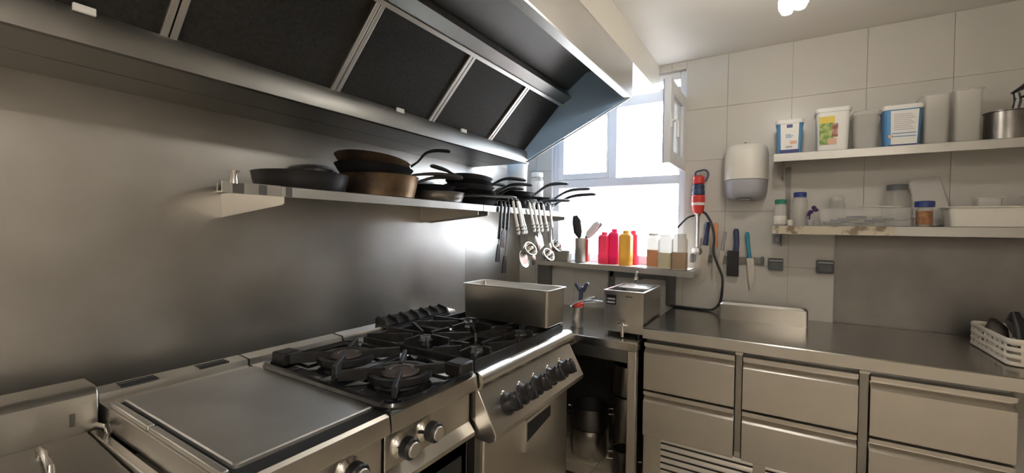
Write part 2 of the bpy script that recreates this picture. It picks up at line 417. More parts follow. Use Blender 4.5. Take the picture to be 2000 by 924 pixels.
def ringloop(cx, cy, hx, hy, r, z, rad, n=8, seg=5):
    pts = []
    for sx, sy, a0 in ((1, 1, 0), (-1, 1, PI / 2), (-1, -1, PI), (1, -1, 1.5 * PI)):
        for k in range(seg + 1):
            a = a0 + k * PI / 2 / seg; pts.append(Vector((cx + sx * (hx - r) + r * math.cos(a), cy + sy * (hy - r) + r * math.sin(a), z)))
    P = pts; k = len(P); loops = []
    for i in range(k):
        t = (P[(i + 1) % k] - P[i - 1]).normalized(); u = Vector((t.y, -t.x, 0)); v = Vector((0, 0, 1))
        loops.append([P[i] + rad[0] * math.cos(q) * u + rad[1] * math.sin(q) * v for q in [2 * PI * j / n for j in range(n)]])
    return MB().loft(loops, close=True)
def fin(mb, x0, y0, x1, y1, z0, z1, th, drop=.0):
    d = Vector((x1 - x0, y1 - y0, 0)); n = Vector((-d.y, d.x, 0)).normalized() * th / 2
    a, b = Vector((x0, y0, 0)), Vector((x1, y1, 0))
    lo = []
    for s in (-1, 1):
        lo.append([a + n * s + Vector((0, 0, z0)), b + n * s + Vector((0, 0, z0 + drop)), b + n * s + Vector((0, 0, z1)), a + n * s + Vector((0, 0, z1 - drop * .5))])
    mb.loft(lo)
def burner(t, x, y, r, z=.902, capm=None):
    mb = MB(); mb.lathe([(r * 1.5, z), (r * 1.45, z + .006), (r * 1.0, z + .014), (r * .95, z + .028), (r * 1.02, z + .03)], (x, y, 0), 28); b = ob('burner', mb, iron, t)
    mb = MB(); mb.lathe([(r * 1.0, z + .03), (r * 1.04, z + .033), (r * 1.0, z + .04), (r * .55, z + .043), (r * .5, z + .040)], (x, y, 0), 28); ob('burner_cap', mb, capm or burner_m, b)
    mb = MB(); mb.cyl((x - r * 1.35, y - r * .5, z), (x - r * 1.35, y - r * .5, z + .035), .004, n=8); ob('ignition_pin', mb, chrome, b)
burner(hob, -1.325, 1.0, .052); burner(hob, -1.035, .985, .060)
gp = thing('pan_support', 'black enamelled two-ring pan support lying on the two-burner hob', 'pan support', (-1.2, .99, .9))
ob('frame', ringloop(-1.195, .985, .328, .182, .05, .915, (.014, .013)), enamel, gp)
for cx, cy, R in ((-1.325, 1.0, .088), (-1.035, .985, .092)):
    mb = MB(); n = 30
    P = [Vector((cx + R * math.cos(2 * PI * i / n), cy + R * math.sin(2 * PI * i / n), .928)) for i in range(n)]
    mb.loft([[P[i] + Vector((.010 * math.cos(2 * PI * i / n) * c, .010 * math.sin(2 * PI * i / n) * c, .010 * s)) for c, s in ((1, 1), (-1, 1), (-1, -1), (1, -1))] for i in range(n)], close=True)
    ob('ring', mb, iron, gp, sharp=60)
    for k in range(4):
        a = PI / 4 + k * PI / 2; ex = max(.05, R * 1.0)
        x1, y1 = cx + .175 * math.cos(a) * 1.0, cy + .20 * math.sin(a)
        x1 = min(max(x1, -1.51), -.88); y1 = min(max(y1, .815), 1.155)
        mb = MB(); fin(mb, x1, y1, cx + .045 * math.cos(a), cy + .045 * math.sin(a), .918, .952, .014)
        ob('prong', mb, iron, gp, bevel=.002)
ob('web', B(-1.205, -1.165, .815, 1.155, .908, .926), enamel, gp, bevel=.004)
for x, y in ((-1.475, .865), (-.90, 1.12)):
    ob('corner_lug', B(x - .035, x + .035, y - .035, y + .035, .912, .958), iron, gp, bevel=.008)
knob_chrome(hob, XF - .03, .865, .782); knob_chrome(hob, XF - .03, .965, .788)
ob('storage_frame', B(XF - .055, XF - .04, .81, 1.18, .15, .66), steel_dk, hob)
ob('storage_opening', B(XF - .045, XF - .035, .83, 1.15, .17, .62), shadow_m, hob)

# four-burner range with oven
RX, RY0, RY1 = -.868, 1.194, 1.950
rg = thing('gas_range', 'four-burner gas range with rounded front rail, black knobs and an oven', 'range', (-1.24, 1.57, 0))
ob('body', B(XB - .05, RX - .02, RY0, RY1, .12, .86), steel_dk, rg)
ob('hob_tray', B(XB + .0, RX - .01, RY0, RY1, .86, .898), steel_dk, rg, bevel=.003)
mb = MB(); mb.prism([(XB - .07, .86), (XB, .86), (XB, .905), (XB - .006, .924), (XB - .07, .928)], 'y', RY0, RY1); ob('back_ledge', mb, steel_br, rg)
prof = [(RX - .05, .899), (RX - .02, .903)] + [(RX - .02 + .034 * math.sin(a), .869 + .034 * math.cos(a)) for a in [i * PI / 10 for i in range(1, 10)]] + [(RX - .02, .838), (RX - .05, .84)]
mb = MB(); mb.prism(prof, 'y', RY0, RY1 + .004); ob('front_rail', mb, steel_br, rg, sharp=30)
pa, pb = (RX - .012, .845), (RX + .068, .700)
mb = MB(); mb.prism([pa, pb, (pb[0] - .004, pb[1] - .022), (pb[0] - .03, pb[1] - .034), (RX - .03, pb[1] - .03), (RX - .03, .845)], 'y', RY0 + .001, RY1); ob('control_panel', mb, steel, rg, bevel=.003)
pn = Vector((pa[1] - pb[1], 0, pb[0] - pa[0])).normalized()
ang = math.degrees(math.atan2(pn.x, pn.z))
for y in (1.315, 1.430, 1.545, 1.672, 1.790):
    c = Vector((pa[0] * .42 + pb[0] * .58, y, pa[1] * .42 + pb[1] * .58)); M = rotm('Y', ang)
    mb = MB(); mb.lathe([(.040, -.001), (.040, .005), (.031, .012), (.030, .022), (.034, .034), (.033, .046), (.022, .056), (.006, .059)], c, 24, M)
    k = ob('knob', mb, black_pl, rg)
    mb = MB(); mb.box(-.032, .032, -.006, .006, .034, .062, Matrix.Translation(c) @ M); ob('grip_bar', mb, black_pl, k, bevel=.004)
    mb = MB(); c2 = c + Vector((-.024 * pn.z * 1.7, .0, .024 * pn.x * 1.7)); mb.lathe([(.009, 0), (.009, .004), (.006, .006)], c2, 14, M); ob('indicator', mb, chrome, k)
ob('oven_door', B(RX - .025, RX - .002, RY0 + .03, RY1 - .03, .20, .652), steel_drawer, rg, bevel=.006)
od = bpy.data.objects[col.objects[-1].name] if False else [c for c in rg.children if c.name.startswith('oven_door')][0]
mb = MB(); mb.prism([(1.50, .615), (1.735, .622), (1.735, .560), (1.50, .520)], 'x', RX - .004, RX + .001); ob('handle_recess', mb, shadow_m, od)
mb = MB(); mb.prism([(1.485, .63), (1.75, .636), (1.75, .622), (1.50, .615), (1.50, .505), (1.485, .50)], 'x', RX - .004, RX + .016); ob('handle', mb, steel, od, bevel=.002)
ob('plinth', B(XB, RX - .04, RY0 + .01, RY1 - .01, .06, .19), steel_dk, rg)
for y in (RY0 + .05, RY1 - .05):
    for x in (RX - .08, XB + .04):
        mb = MB(); mb.cyl((x, y, 0), (x, y, .13), .022); ob('leg', mb, steel_dk, rg)
for x, y, r in ((-1.265, 1.345, .045), (-.985, 1.325, .042), (-1.265, 1.645, .042), (-.985, 1.645, .045)): burner(rg, x, y, r, .898, pan_gr)
for k in range(4):   # light patches of the spill wells between the grates
    x, y = ((-1.42, 1.30), (-1.12, 1.50), (-.96, 1.40), (-1.40, 1.62))[k]
    ob('spill_well', B(x - .05, x + .05, y - .045, y + .045, .8975, .8995), alu, rg)
# grates: one for each burner, diagonal and square fins
def grate(x0, x1, y0, y1, cx, cy, lab):
    t = thing('cast_iron_grate', lab, 'grate', ((x0 + x1) / 2, (y0 + y1) / 2, .899), group='cast-iron grates on the range')
    e = .010
    for a in ((x0, x1, y0, y0 + e), (x0, x1, y1 - e, y1), (x0, x0 + e, y0 + e, y1 - e), (x1 - e, x1, y0 + e, y1 - e)):
        ob('rim', B(a[0], a[1], a[2], a[3], .900, .932), iron, t, bevel=.002)
    for a, b in ((x0 + e, cy), (x1 - e, cy)):
        mb = MB(); fin(mb, a, b, cx + math.copysign(.035, a - cx), b, .905, .955, .012, .006); ob('fin', mb, iron, t, bevel=.0015)
    for b in (y0 + e, y1 - e):
        mb = MB(); fin(mb, cx, b, cx, cy + math.copysign(.035, b - cy), .905, .955, .012, .006); ob('fin', mb, iron, t, bevel=.0015)
    for sx, sy in ((x0, y0), (x1, y0), (x0, y1), (x1, y1)):
        d = Vector((cx - sx, cy - sy, 0)); p = Vector((sx, sy, 0)) + d * .07; q = Vector((cx, cy, 0)) - d.normalized() * .055
        mb = MB(); fin(mb, p.x, p.y, q.x, q.y, .908, .952, .010, .01); ob('fin', mb, iron, t, bevel=.0015)
grate(-1.50, -1.128, 1.215, 1.505, -1.265, 1.345, 'cast-iron grate over the range burner nearest the hob and the steel wall')
grate(-1.122, -.905, 1.215, 1.505, -.985, 1.325, 'cast-iron grate over the range burner between the hob and the front rail')
grate(-1.50, -1.128, 1.512, 1.93, -1.265, 1.645, 'cast-iron grate by the steel wall, partly under the deep steel pan')
grate(-1.122, -.905, 1.512, 1.93, -.985, 1.645, 'cast-iron grate by the front rail, partly under the deep steel pan')
fg = thing('flue_grille', 'black comb-like flue grille standing on the rear ledge of the range', 'grille', (-1.60, 1.60, .928))
ob('rail', B(-1.588, -1.575, 1.42, 1.87, .906, .922), iron, fg); ob('rail', B(-1.665, -1.655, 1.42, 1.87, .929, .955), iron, fg)
for k in range(7):
    y = 1.426 + k * .073
    mb = MB(); mb.prism([(-1.665, .929), (-1.588, .915), (-1.582, .930), (-1.60, .952), (-1.655, .966)], 'y', y - .006, y + .006); ob('fin', mb, iron, fg)
    if k < 6:
        mb = MB(); mb.prism([(-1.66, .95), (-1.585, .925), (-1.582, .93), (-1.657, .957)], 'y', y + .006, y + .067); ob('louvre', mb, iron, fg)

# fryer with its lid on, left of the griddle
fr = thing('deep_fryer', 'lidded deep fryer with a raised rear box beside the griddle', 'fryer', (-1.24, .1, 0))
ob('body', B(XB - .05, XF - .02, -.20, .396, .10, .80), steel_drawer, fr, bevel=.004)
mb = MB(); mb.prism([(XB + .04, .866), (XB + .04, .94), (XB + .03, .952), (XB + .015, .957), (XB - .08, .957), (XB - .08, .80), (XB + .02, .80)], 'y', -.20, .392); ob('rear_box', mb, steel, fr, bevel=.003)
mb = MB(); mb.prism([(XB + .03, .84), (XF - .03, .815), (XF - .03, .80), (XB + .03, .80)], 'y', -.19, .372); ob('lid', mb, steel_hood, fr, bevel=.004)
ob('side_channel', B(XB + .04, XF - .02, .374, .396, .80, .842), steel, fr, bevel=.003)
mb = MB(); mb.tube([(-1.50, .27, .836), (-1.49, .27, .858), (-1.44, .268, .862), (-1.36, .262, .858), (-1.35, .262, .832)], .008, 10); ob('handle', mb, chrome, fr)
mb = MB(); mb.tube([(-1.545, .385, .86), (-1.50, .385, .868), (-1.47, .385, .875), (-1.455, .385, .862), (-1.47, .385, .845)], .007, 10); ob('hook', mb, chrome, fr)
ob('latch', B(XB + .04, XB + .047, .335, .345, .868, .90), steel_dk, fr)

# deep steel pan over the far burners
mb = MB(); gx, gy = -1.105, 1.787
mb.rr([(.958, .230, .084, .012), (.962, .234, .087, .014), (1.12, .236, .089, .014), (1.123, .243, .096, .016), (1.126, .243, .096, .016), (1.126, .234, .087, .012), (1.12, .233, .086, .012), (.966, .230, .083, .012)], (gx, gy))
ob('deep_steel_pan', mb, steel, label='deep rectangular stainless pan standing on the range grates', cat='pan', sharp=50)

# ---------------------------------------------------------------- corner table and what is on and under it
tb = thing('corner_table', 'dark stainless corner table between the range and the drawer counter', 'table', (-1.2, 2.5, 0))
ob('table_top', B(-1.78, -.605, 2.162, 2.985, .785, .83), steel_top, tb, bevel=.003)
ob('table_top_return', B(-1.78, -.93, 1.962, 2.160, .785, .83), steel_top, tb, bevel=.003)
ob('apron', B(-1.70, -.655, 2.175, 2.19, .72, .784), steel_dk, tb)
for x, y in ((-.63, 2.188), (-1.74, 2.10), (-.63, 2.95), (-1.74, 2.95)): ob('leg', B(x - .022, x + .022, y - .022, y + .022, 0, .784), steel, tb, bevel=.003)
ob('bottom_rail', B(-1.70, -.655, 2.175, 2.205, .015, .05), steel, tb, bevel=.003)
ob('back_sheet', B(-1.76, -.66, 2.962, 2.97, .02, .77), steel_dk, tb)
ob('side_sheet', B(-.652, -.646, 2.22, 2.92, .02, .77), steel_dk, tb)
def pot(name, lab, x, y, z, r, h, m, cat='pot', handles=True):
    t = thing(name, lab, cat, (x, y, z))
    mb = MB(); mb.lathe([(r * .93, z), (r, z + .012), (r, z + h - .004), (r + .005, z + h - .002), (r + .005, z + h + .001), (r - .004, z + h + .001), (r - .004, z + .012), (r * .9, z + .008)], (x, y, 0), 36); ob('body', mb, m, t)
    if handles:
        for a in (math.radians(200), math.radians(20)):
            d = Vector((math.cos(a), math.sin(a), 0)); n = Vector((-d.y, d.x, 0)); c = Vector((x, y, z + h * .72)) + d * r
            mb = MB(); mb.tube([c - n * .04, c - n * .04 + d * .03, c + n * .04 + d * .03, c + n * .04], .006, 8); ob('handle', mb, chrome, t)
    return t
pot('stock_pot', 'bright steel stock pot on the floor under the corner table', -.985, 2.52, .0, .105, .185, steel_br, handles=False)
pot('sauce_pot', 'dark loop-handled pot stacked on the bright stock pot', -.985, 2.52, .188, .112, .13, steel_dk)
pot('tall_pot', 'tall steel pot on the floor beside the table leg', -.80, 2.70, 0, .105, .36, steel, handles=False)
pot('tall_stacked_pot', 'steel pot set on top of the tall pot under the table', -.80, 2.70, .364, .10, .19, steel, handles=False)
pot('small_pot', 'small steel pot on the floor right behind the bottom rail', -.735, 2.40, 0, .06, .16, steel_dk)
# water bath appliance
bm_ = thing('bain_marie', 'boxy stainless bain-marie with a drain tap on the corner table', 'bain-marie', (-.71, 2.45, .83))
mb = MB(); mb.rr([(.85, .108, .185, .006), (1.062, .108, .185, .006), (1.070, .112, .189, .006), (1.072, .112, .189, .006), (1.072, .098, .172, .006), (.90, .094, .168, .006)], (-.712, 2.462)); ob('tank', mb, steel, bm_, sharp=40)
ob('inner_ledge', B(-.80, -.625, 2.45, 2.62, 1.064, 1.0715), steel_br, bm_, bevel=.001)
ob('control_plate', B(-.805, -.752, 2.2745, 2.278, .995, 1.045), black_pl, bm_)
ob('rating_plate', B(-.70, -.665, 2.2745, 2.278, 1.040, 1.047), steel_dk, bm_)
for k in range(2): ob('switch', B(-.80, -.758, 2.270, 2.2755, 1.003 + k * .018, 1.012 + k * .018), lilac_pl, bm_)
tp = MB(); tp.cyl((-.703, 2.278, .885), (-.703, 2.235, .885), .008); tp.cyl((-.703, 2.24, .893), (-.703, 2.24, .835), .010); ob('drain_tap', tp, chrome, bm_)
mb = MB(); mb.tube([(-.735, 2.24, .906), (-.703, 2.24, .908), (-.695, 2.24, .896)], .005); ob('tap_lever', mb, chrome, bm_)
for x in (-.79, -.635):
    for y in (2.30, 2.62):
        mb = MB(); mb.cyl((x, y, .83), (x, y, .851), .012); ob('foot', mb, black_pl, bm_)
# water tap behind it
t = thing('wall_tap', 'small chrome lever tap below the window shelf', 'tap', (-.79, 2.80, 1.06))
mb = MB(); mb.cyl((-.79, 2.99, 1.075), (-.79, 2.74, 1.075), .012); ob('spout', mb, chrome, t)
mb = MB(); mb.cyl((-.79, 2.78, 1.075), (-.79, 2.78, 1.10), .017); ob('valve', mb, chrome, t)
mb = MB(); mb.tube([(-.79, 2.78, 1.10), (-.782, 2.76, 1.125), (-.775, 2.75, 1.135)], .008); ob('lever', mb, white_pl, t)
# small bin of tools on the table
t = thing('utensil_pot', 'narrow steel pot on the corner table beside the deep pan', 'pot', (-1.01, 2.35, .83))
mb = MB(); mb.lathe([(.034, .83), (.037, .834), (.038, .945), (.041, .948), (.035, .948), (.034, .84)], (-1.01, 2.35, 0), 24); ob('body', mb, steel, t)
mb = MB(); mb.lathe([(.030, .945), (.030, .955), (.026, .968), (.01, .974)], (-1.0, 2.35, 0), 16); ob('red_cloth', mb, red_tool, t)
def stick(name, lab, cat, p, r, m, flat=1., extra=None, group=None):
    mb = MB(); mb.tube(p, r, 10, flat); return ob(name, mb, m, label=lab, cat=cat, group=group)
stick('tongs', 'pale tongs laid across the narrow pot on the corner table', 'tongs', [(-1.04, 2.33, .955), (-.97, 2.33, .99), (-.90, 2.34, 1.015)], [.008, .011, .006], alu, .5)
stick('whisk_handle', 'thin bright skewer pointing from the narrow pot to the bain-marie', 'skewer', [(-.98, 2.37, .975), (-.93, 2.37, .985), (-.86, 2.37, .988)], [.006, .008, .004], chrome)
t = thing('pepper_mill', 'dark knobbly tool standing in the narrow pot', 'tool', (-1.0, 2.38, .95))
mb = MB(); mb.tube([(-1.0, 2.36, .90), (-1.0, 2.38, 1.03), (-.985, 2.38, 1.06)], [.010, .014, .010]); ob('shaft', mb, navy_tool, t)
mb = MB(); mb.tube([(-.985, 2.38, 1.035), (-.97, 2.38, 1.075), (-.955, 2.38, 1.085)], [.010, .012, .008]); ob('prong', mb, navy_tool, t)
mb = MB(); mb.tube([(-1.005, 2.38, 1.035), (-1.03, 2.38, 1.07), (-1.035, 2.38, 1.08)], [.010, .012, .008]); ob('prong', mb, navy_tool, t)
# ---------------------------------------------------------------- refrigerated drawer counter
ct = thing('drawer_counter', 'refrigerated stainless counter with six drawers and vent grilles', 'counter', (.1, 2.6, 0))
ob('carcass', B(-.585, .725, 2.285, 2.98, .12, .846), steel_dk, ct)
for (x0, x1) in ((-.587, -.172), (-.137, .279), (.318, .722)):
    for (z0, z1) in ((.582, .824), (.345, .572)):
        mb = MB(); mb.prism([(2.284, z0), (2.238, z0), (2.235, z0 + .003), (2.235, z1 - .052), (2.238, z1 - .049), (2.262, z1 - .030), (2.262, z1 - .024), (2.241, z1 - .020), (2.238, z1 - .017), (2.238, z1), (2.284, z1)], 'x', x0, x1)
        ob('drawer', mb, steel_drawer, ct, sharp=25)
for (x0, x1) in ((-.168, -.141), (.283, .314)):
    p = ob('post', B(x0, x1, 2.25, 2.284, .345, .83), steel_hood, ct, bevel=.002)
    ob('post_cap', B(x0 - .002, x1 + .002, 2.242, 2.286, .828, .842), steel, p, bevel=.001)
    ob('post_foot', B(x0 + .001, x1 - .001, 2.246, 2.249, .35, .375), steel, p)
ob('plinth_panel', B(-.587, .722, 2.262, 2.284, .10, .340), steel_drawer, ct)
ob('side_strip', B(-.587, -.553, 2.254, 2.261, .10, .338), steel_drawer, ct, bevel=.001)
for (x0, x1, zt) in ((-.50, -.09, .325), (-.04, .40, .325)):
    for k in range(7):
        z = zt - k * .033
        mb = MB(); mb.prism([(2.2625, z - .014), (2.2625, z + .006), (2.256, z + .002), (2.254, z - .012)], 'x', x0, x1)
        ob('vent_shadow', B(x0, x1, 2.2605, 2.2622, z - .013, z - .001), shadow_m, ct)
        mb = MB(); mb.prism([(2.2615, z + .0005), (2.2615, z + .018), (2.252, z + .002), (2.252, z)], 'x', x0, x1); ob('slat', mb, steel_drawer, ct)
for x in (-.54, .68):
    for y in (2.34, 2.9):
        mb = MB(); mb.cyl((x, y, 0), (x, y, .12), .02); ob('leg', mb, steel_dk, ct)
wt = thing('worktop', 'long stainless worktop over the drawer counter', 'worktop', (.4, 2.6, .848))
mb = MB(); mb.prism([(2.225, .848), (2.225, .896), (2.229, .9), (2.985, .9), (2.985, .86), (2.24, .86), (2.24, .848)], 'x', -.592, 1.5); ob('slab', mb, steel_top, wt, sharp=25)
ob('front_edge', B(-.592, 1.5, 2.2225, 2.2248, .8485, .8955), steel, wt)
# steel box lid standing on the worktop
mb = MB(); mb.rr([(.9, .21, .055, .01), (.985, .21, .055, .012), (.998, .20, .045, .02), (1.0, .19, .035, .02)], (-.083, 2.775)); ob('steel_box', mb, steel, label='low closed stainless box on the worktop against the tiles', cat='box', sharp=30)

# ---------------------------------------------------------------- window shelf
ss = thing('window_shelf', 'steel shelf under the window holding sauce bottles', 'shelf', (-1.0, 2.9, 1.12))
mb = MB(); mb.prism([(-1.60, 2.925), (-.43, 2.70), (-.43, 2.996), (-1.60, 2.996)], 'z', 1.142, 1.160); ob('board', mb, steel_top, ss, bevel=.002)
mb = MB(); mb.prism([(-1.60, 2.922), (-.43, 2.697), (-.43, 2.70), (-1.60, 2.925)], 'z', 1.125, 1.161); ob('front_edge', mb, steel, ss)
ob('support_bar', B(-1.03, -.60, 2.965, 2.99, 1.07, 1.141), steel_dk, ss)
ob('support_post', B(-.64, -.585, 2.955, 2.996, .905, 1.141), steel_dk, ss, bevel=.003)
ob('support_post', B(-1.04, -1.0, 2.965, 2.996, .835, 1.141), steel_dk, ss, bevel=.003)
ob('support_post', B(-1.60, -1.50, 2.94, 2.996, .835, 1.141), steel_dk, ss, bevel=.003)
ob('paper_sheet', B(-1.20, -.47, 2.80, 2.97, 1.1605, 1.1625), paper, label='white paper sheet under the sauce bottles', cat='paper')
def squeeze(lab, x, y, w, h, m, capm, fill=None, fm=None, grp=None):
    z = 1.163; hw = w / 2
    t = thing('sauce_bottle', lab, 'bottle', (x, y, z))
    mb = MB(); mb.rr([(z, hw * .94, hw * .94, .012), (z + .004, hw, hw, .014), (z + h * .84, hw, hw, .014), (z + h * .90, hw * .8, hw * .8, .016), (z + h * .92, hw * .5, hw * .5, hw * .45)], (x, y)); ob('body', mb, m, t)
    mb = MB(); mb.lathe([(hw * .55, z + h * .90), (hw * .55, z + h * .98), (hw * .4, z + h), (hw * .2, z + h)], (x, y, 0), 18); ob('cap', mb, capm, t)
    if fm:
        mb = MB(); mb.rr([(z + .006, hw * 1.008, hw * 1.008, .014), (z + h * fill, hw * 1.008, hw * 1.008, .014)], (x, y)); ob('contents', mb, fm, t)
squeeze('shorter pinkish-red squeeze bottle at the head of the sauce row', -1.05, 2.90, .072, .222, red_b, red_b)
squeeze('tall crimson squeeze bottle between the red and mustard bottles', -.985, 2.92, .072, .245, mag_b, mag_b)
squeeze('mustard-yellow squeeze bottle in the sauce row', -.885, 2.862, .080, .235, yel_b, yel_b)
squeeze('red squeeze bottle hidden behind the mustard bottle', -.862, 2.95, .068, .235, red_b, red_b)
def jar(name, lab, cat, x, y, z, r, h, body, lid, fm=None, fill=.5, lidh=.02, lr=1.02, square=False):
    t = thing(name, lab, cat, (x, y, z))
    mb = MB()
    if square: mb.rr([(z, r * .95, r * .95, r * .25), (z + .004, r, r, r * .3), (z + h * .88, r, r, r * .3), (z + h * .95, r * .85, r * .85, r * .4), (z + h, r * .8, r * .8, r * .5)], (x, y))
    else: mb.lathe([(r * .92, z), (r, z + .006), (r, z + h * .86), (r * .84, z + h * .95), (r * .84, z + h)], (x, y, 0), 26)
    ob('body', mb, body, t)
    mb = MB(); mb.lathe([(r * lr * .9, z + h), (r * lr * .92, z + h + lidh), (r * lr * .8, z + h + lidh + .003)], (x, y, 0), 26); ob('lid', mb, lid, t)
    if fm:
        mb = MB()
        if square: mb.rr([(z + .006, r * 1.008, r * 1.008, r * .3), (z + h * fill, r * 1.008, r * 1.008, r * .3)], (x, y))
        else: mb.lathe([(r * .98, z + .006), (r * 1.008, z + .01), (r * 1.008, z + h * fill)], (x, y, 0), 22)
        ob('contents', mb, fm, t)
    return t
jar('dressing_bottle', 'clear bottle half full of orange sauce on the window shelf', 'bottle', -.70, 2.845, 1.163, .035, .205, bottle_m, cream_pl, ora_b, .55, .012, 1.0, True)
jar('dressing_bottle', 'clear bottle of pale yellow dressing on the window shelf', 'bottle', -.612, 2.79, 1.163, .040, .20, bottle_m, bottle_m, pale_b, .5, .012, 1.0, True)
jar('dressing_bottle', 'clear bottle of brown dressing at the end of the window shelf', 'bottle', -.525, 2.775, 1.163, .041, .205, bottle_m, bottle_m, tan_b, .52, .012, 1.0, True)
# utensil bin + its tools, low steel container
t = thing('utensil_bin', 'tall steel bin of spatulas on the window shelf', 'bin', (-1.235, 2.955, 1.16))
t.location = (-1.23, 2.94, 1.161); WO[t.name] = Vector((-1.23, 2.94, 1.161))
mb = MB(); mb.lathe([(.052, 1.161), (.054, 1.166), (.056, 1.335), (.060, 1.338), (.053, 1.338), (.051, 1.17)], (-1.23, 2.94, 0), 28); ob('body', mb, steel, t)
ob('red_band', B(-1.185, -1.172, 2.90, 2.93, 1.17, 1.33), red_tool, t)
t = thing('black_spatula', 'black plastic spatula standing in the steel bin', 'spatula', (-1.25, 2.93, 1.17))
mb = MB(); mb.tube([(-1.24, 2.94, 1.18), (-1.255, 2.93, 1.36)], .009); ob('handle', mb, black_pl, t)
mb = MB(); mb.tube([(-1.25, 2.93, 1.34), (-1.262, 2.925, 1.38), (-1.272, 2.92, 1.46), (-1.285, 2.92, 1.49), (-1.30, 2.92, 1.495)], [.012, .032, .034, .022, .006], 12, .25, up=(0, 1, 0)); ob('blade', mb, black_pl, t)
t = thing('white_spatula', 'white scraper leaning out of the steel bin towards the bottles', 'spatula', (-1.21, 2.94, 1.17))
mb = MB(); mb.tube([(-1.225, 2.94, 1.18), (-1.20, 2.94, 1.35)], .009); ob('handle', mb, navy_tool, t)
mb = MB(); mb.tube([(-1.205, 2.94, 1.33), (-1.18, 2.94, 1.37), (-1.13, 2.94, 1.43), (-1.11, 2.94, 1.45)], [.012, .026, .026, .018], 12, .3, up=(0, 1, 0)); ob('blade', mb, cream_pl, t)
mb = MB(); mb.tube([(-1.205, 2.95, 1.33), (-1.17, 2.955, 1.36), (-1.11, 2.955, 1.43), (-1.095, 2.955, 1.447)], [.008, .012, .014, .012], 8, .4, up=(0, 1, 0)); ob('back_edge', mb, navy_tool, t)
stick('thin_skewer', 'thin wire skewer leaning from the steel bin', 'skewer', [(-1.22, 2.95, 1.18), (-1.16, 2.95, 1.345), (-1.07, 2.95, 1.40)], .0025, steel)
mb = MB(); mb.rr([(1.161, .10, .028, .01), (1.235, .108, .032, .012), (1.238, .116, .038, .014), (1.241, .116, .038, .014), (1.241, .106, .031, .012), (1.17, .098, .026, .01)], (-1.44, 2.962)); ob('low_steel_container', mb, steel, label='low rectangular steel container on the window shelf behind the ladles', cat='container')

# ---------------------------------------------------------------- pan shelves on the steel wall
SZ, SX = 1.527, -1.372
def wall_shelf(y0, y1, lab, brs):
    t = thing('pan_shelf', lab, 'shelf', ((XA + SX) / 2, (y0 + y1) / 2, SZ - .03))
    mb = MB(); mb.prism([(XA + .001, SZ - .006), (XA + .001, SZ + .03), (XA + .004, SZ + .03), (XA + .004, SZ), (SX - .002, SZ), (SX, SZ - .002), (SX, SZ - .034), (SX - .003, SZ - .034), (SX - .003, SZ - .006)], 'y', y0, y1)
    ob('board', mb, steel, t, sharp=25)
    for y in brs:
        mb = MB(); mb.prism([(XA + .001, SZ - .007), (SX - .006, SZ - .007), (SX - .006, SZ - .055), (SX - .02, SZ - .060), (XA + .001, SZ - .10)], 'y', y - .0015, y + .0015)
        mb.box(XA + .001, SX - .006, y - .0015, y + .018, SZ - .010, SZ - .007)
        ob('bracket', mb, steel, t)
    return t
sh1 = wall_shelf(.786, 1.898, 'steel pan shelf with dark-marked front edge below the hood', (.80, 1.86))
ob('front_bar', B(SX - .004, SX, .612, .785, SZ - .034, SZ), steel, sh1)
for y0, y1 in ((.64, .672), (.715, .74), (.80, .822)):
    ob('edge_mark', B(SX, SX + .0006, y0, y1, SZ - .033, SZ - .002), steel_dk, sh1)  # dark rectangles laid along the front edge
sh2 = wall_shelf(1.904, 2.955, 'second steel shelf in the corner with utensils hooked over its edge', (1.95, 2.945))
mb = MB(); mb.tube([(SX - .002, .645, SZ - .005), (SX - .002, .645, SZ + .018), (SX - .002, .645, SZ + .034)], [.010, .008, .014], 10); ob('bar_knob', mb, chrome, sh1)

def pan(lab, x, y, z, r, h, m, ha, hl, hrise, hm, tilt=(0, 0), hw=.015, group=None, name='frying_pan', bot=.80):
    t = thing(name, lab, 'pan', (0, 0, 0), group)
    mb = MB()
    P = [(r * (bot - .03), 0), (r * bot, .004), (r * (bot + .6 * (1 - bot)), h * .6), (r * .985, h * .96), (r, h), (r * .985, h), (r * (bot + .6 * (1 - bot)) - .003, h * .62), (r * bot - .003, .007), (r * (bot - .05), .006)]
    mb.lathe(P, n=40); ob('body', mb, m, t)
    a = math.radians(ha); d = Vector((math.cos(a), math.sin(a), 0))
    hz = h * .8
    pts = [d * (r * .95) + Vector((0, 0, hz - .004)), d * (r + .03) + Vector((0, 0, hz + hrise * .3)), d * (r + hl * .35) + Vector((0, 0, hz + hrise * .75)), d * (r + hl * .6) + Vector((0, 0, hz + hrise * .95)), d * (r + hl * .92) + Vector((0, 0, hz + hrise)), d * (r + hl) + Vector((0, 0, hz + hrise * .97))]
    mb = MB(); mb.tube(pts, [hw * .8, hw * .65, hw * .85, hw * 1.05, hw, hw * .5], 10, .55, sm=3); hh = ob('handle', mb, hm, t)
    mb = MB()
    for q in (-.012, .012):
        c = d * (r * .97) + Vector((-d.y, d.x, 0)) * q + Vector((0, 0, hz)); mb.lathe([(.006, -.005), (.006, .005), (.004, .007)], c, 8)
    ob('rivets', mb, chrome, hh)
    place(t, (x, y, z), 0, tilt[0], tilt[1]); return t
G = 'pans on the steel shelves'
pan('shallow matt black frying pan alone at the open end of the shelf', -1.548, .965, SZ + .001, .170, .066, pan_blk, 150, .16, .01, pan_blk, group=G, bot=.90)
pan('grey pan against the wall behind the black frying pan', -1.712, 1.147, SZ + .001, .060, .115, pan_gr, 100, .03, .02, pan_gr, group=G, bot=.92)
pan('deep scorched bronze pan at the bottom of its stack', -1.548, 1.335, SZ + .001, .176, .098, pan_brz, 72, .27, .050, hand_gr, group=G, hw=.018, bot=.88)
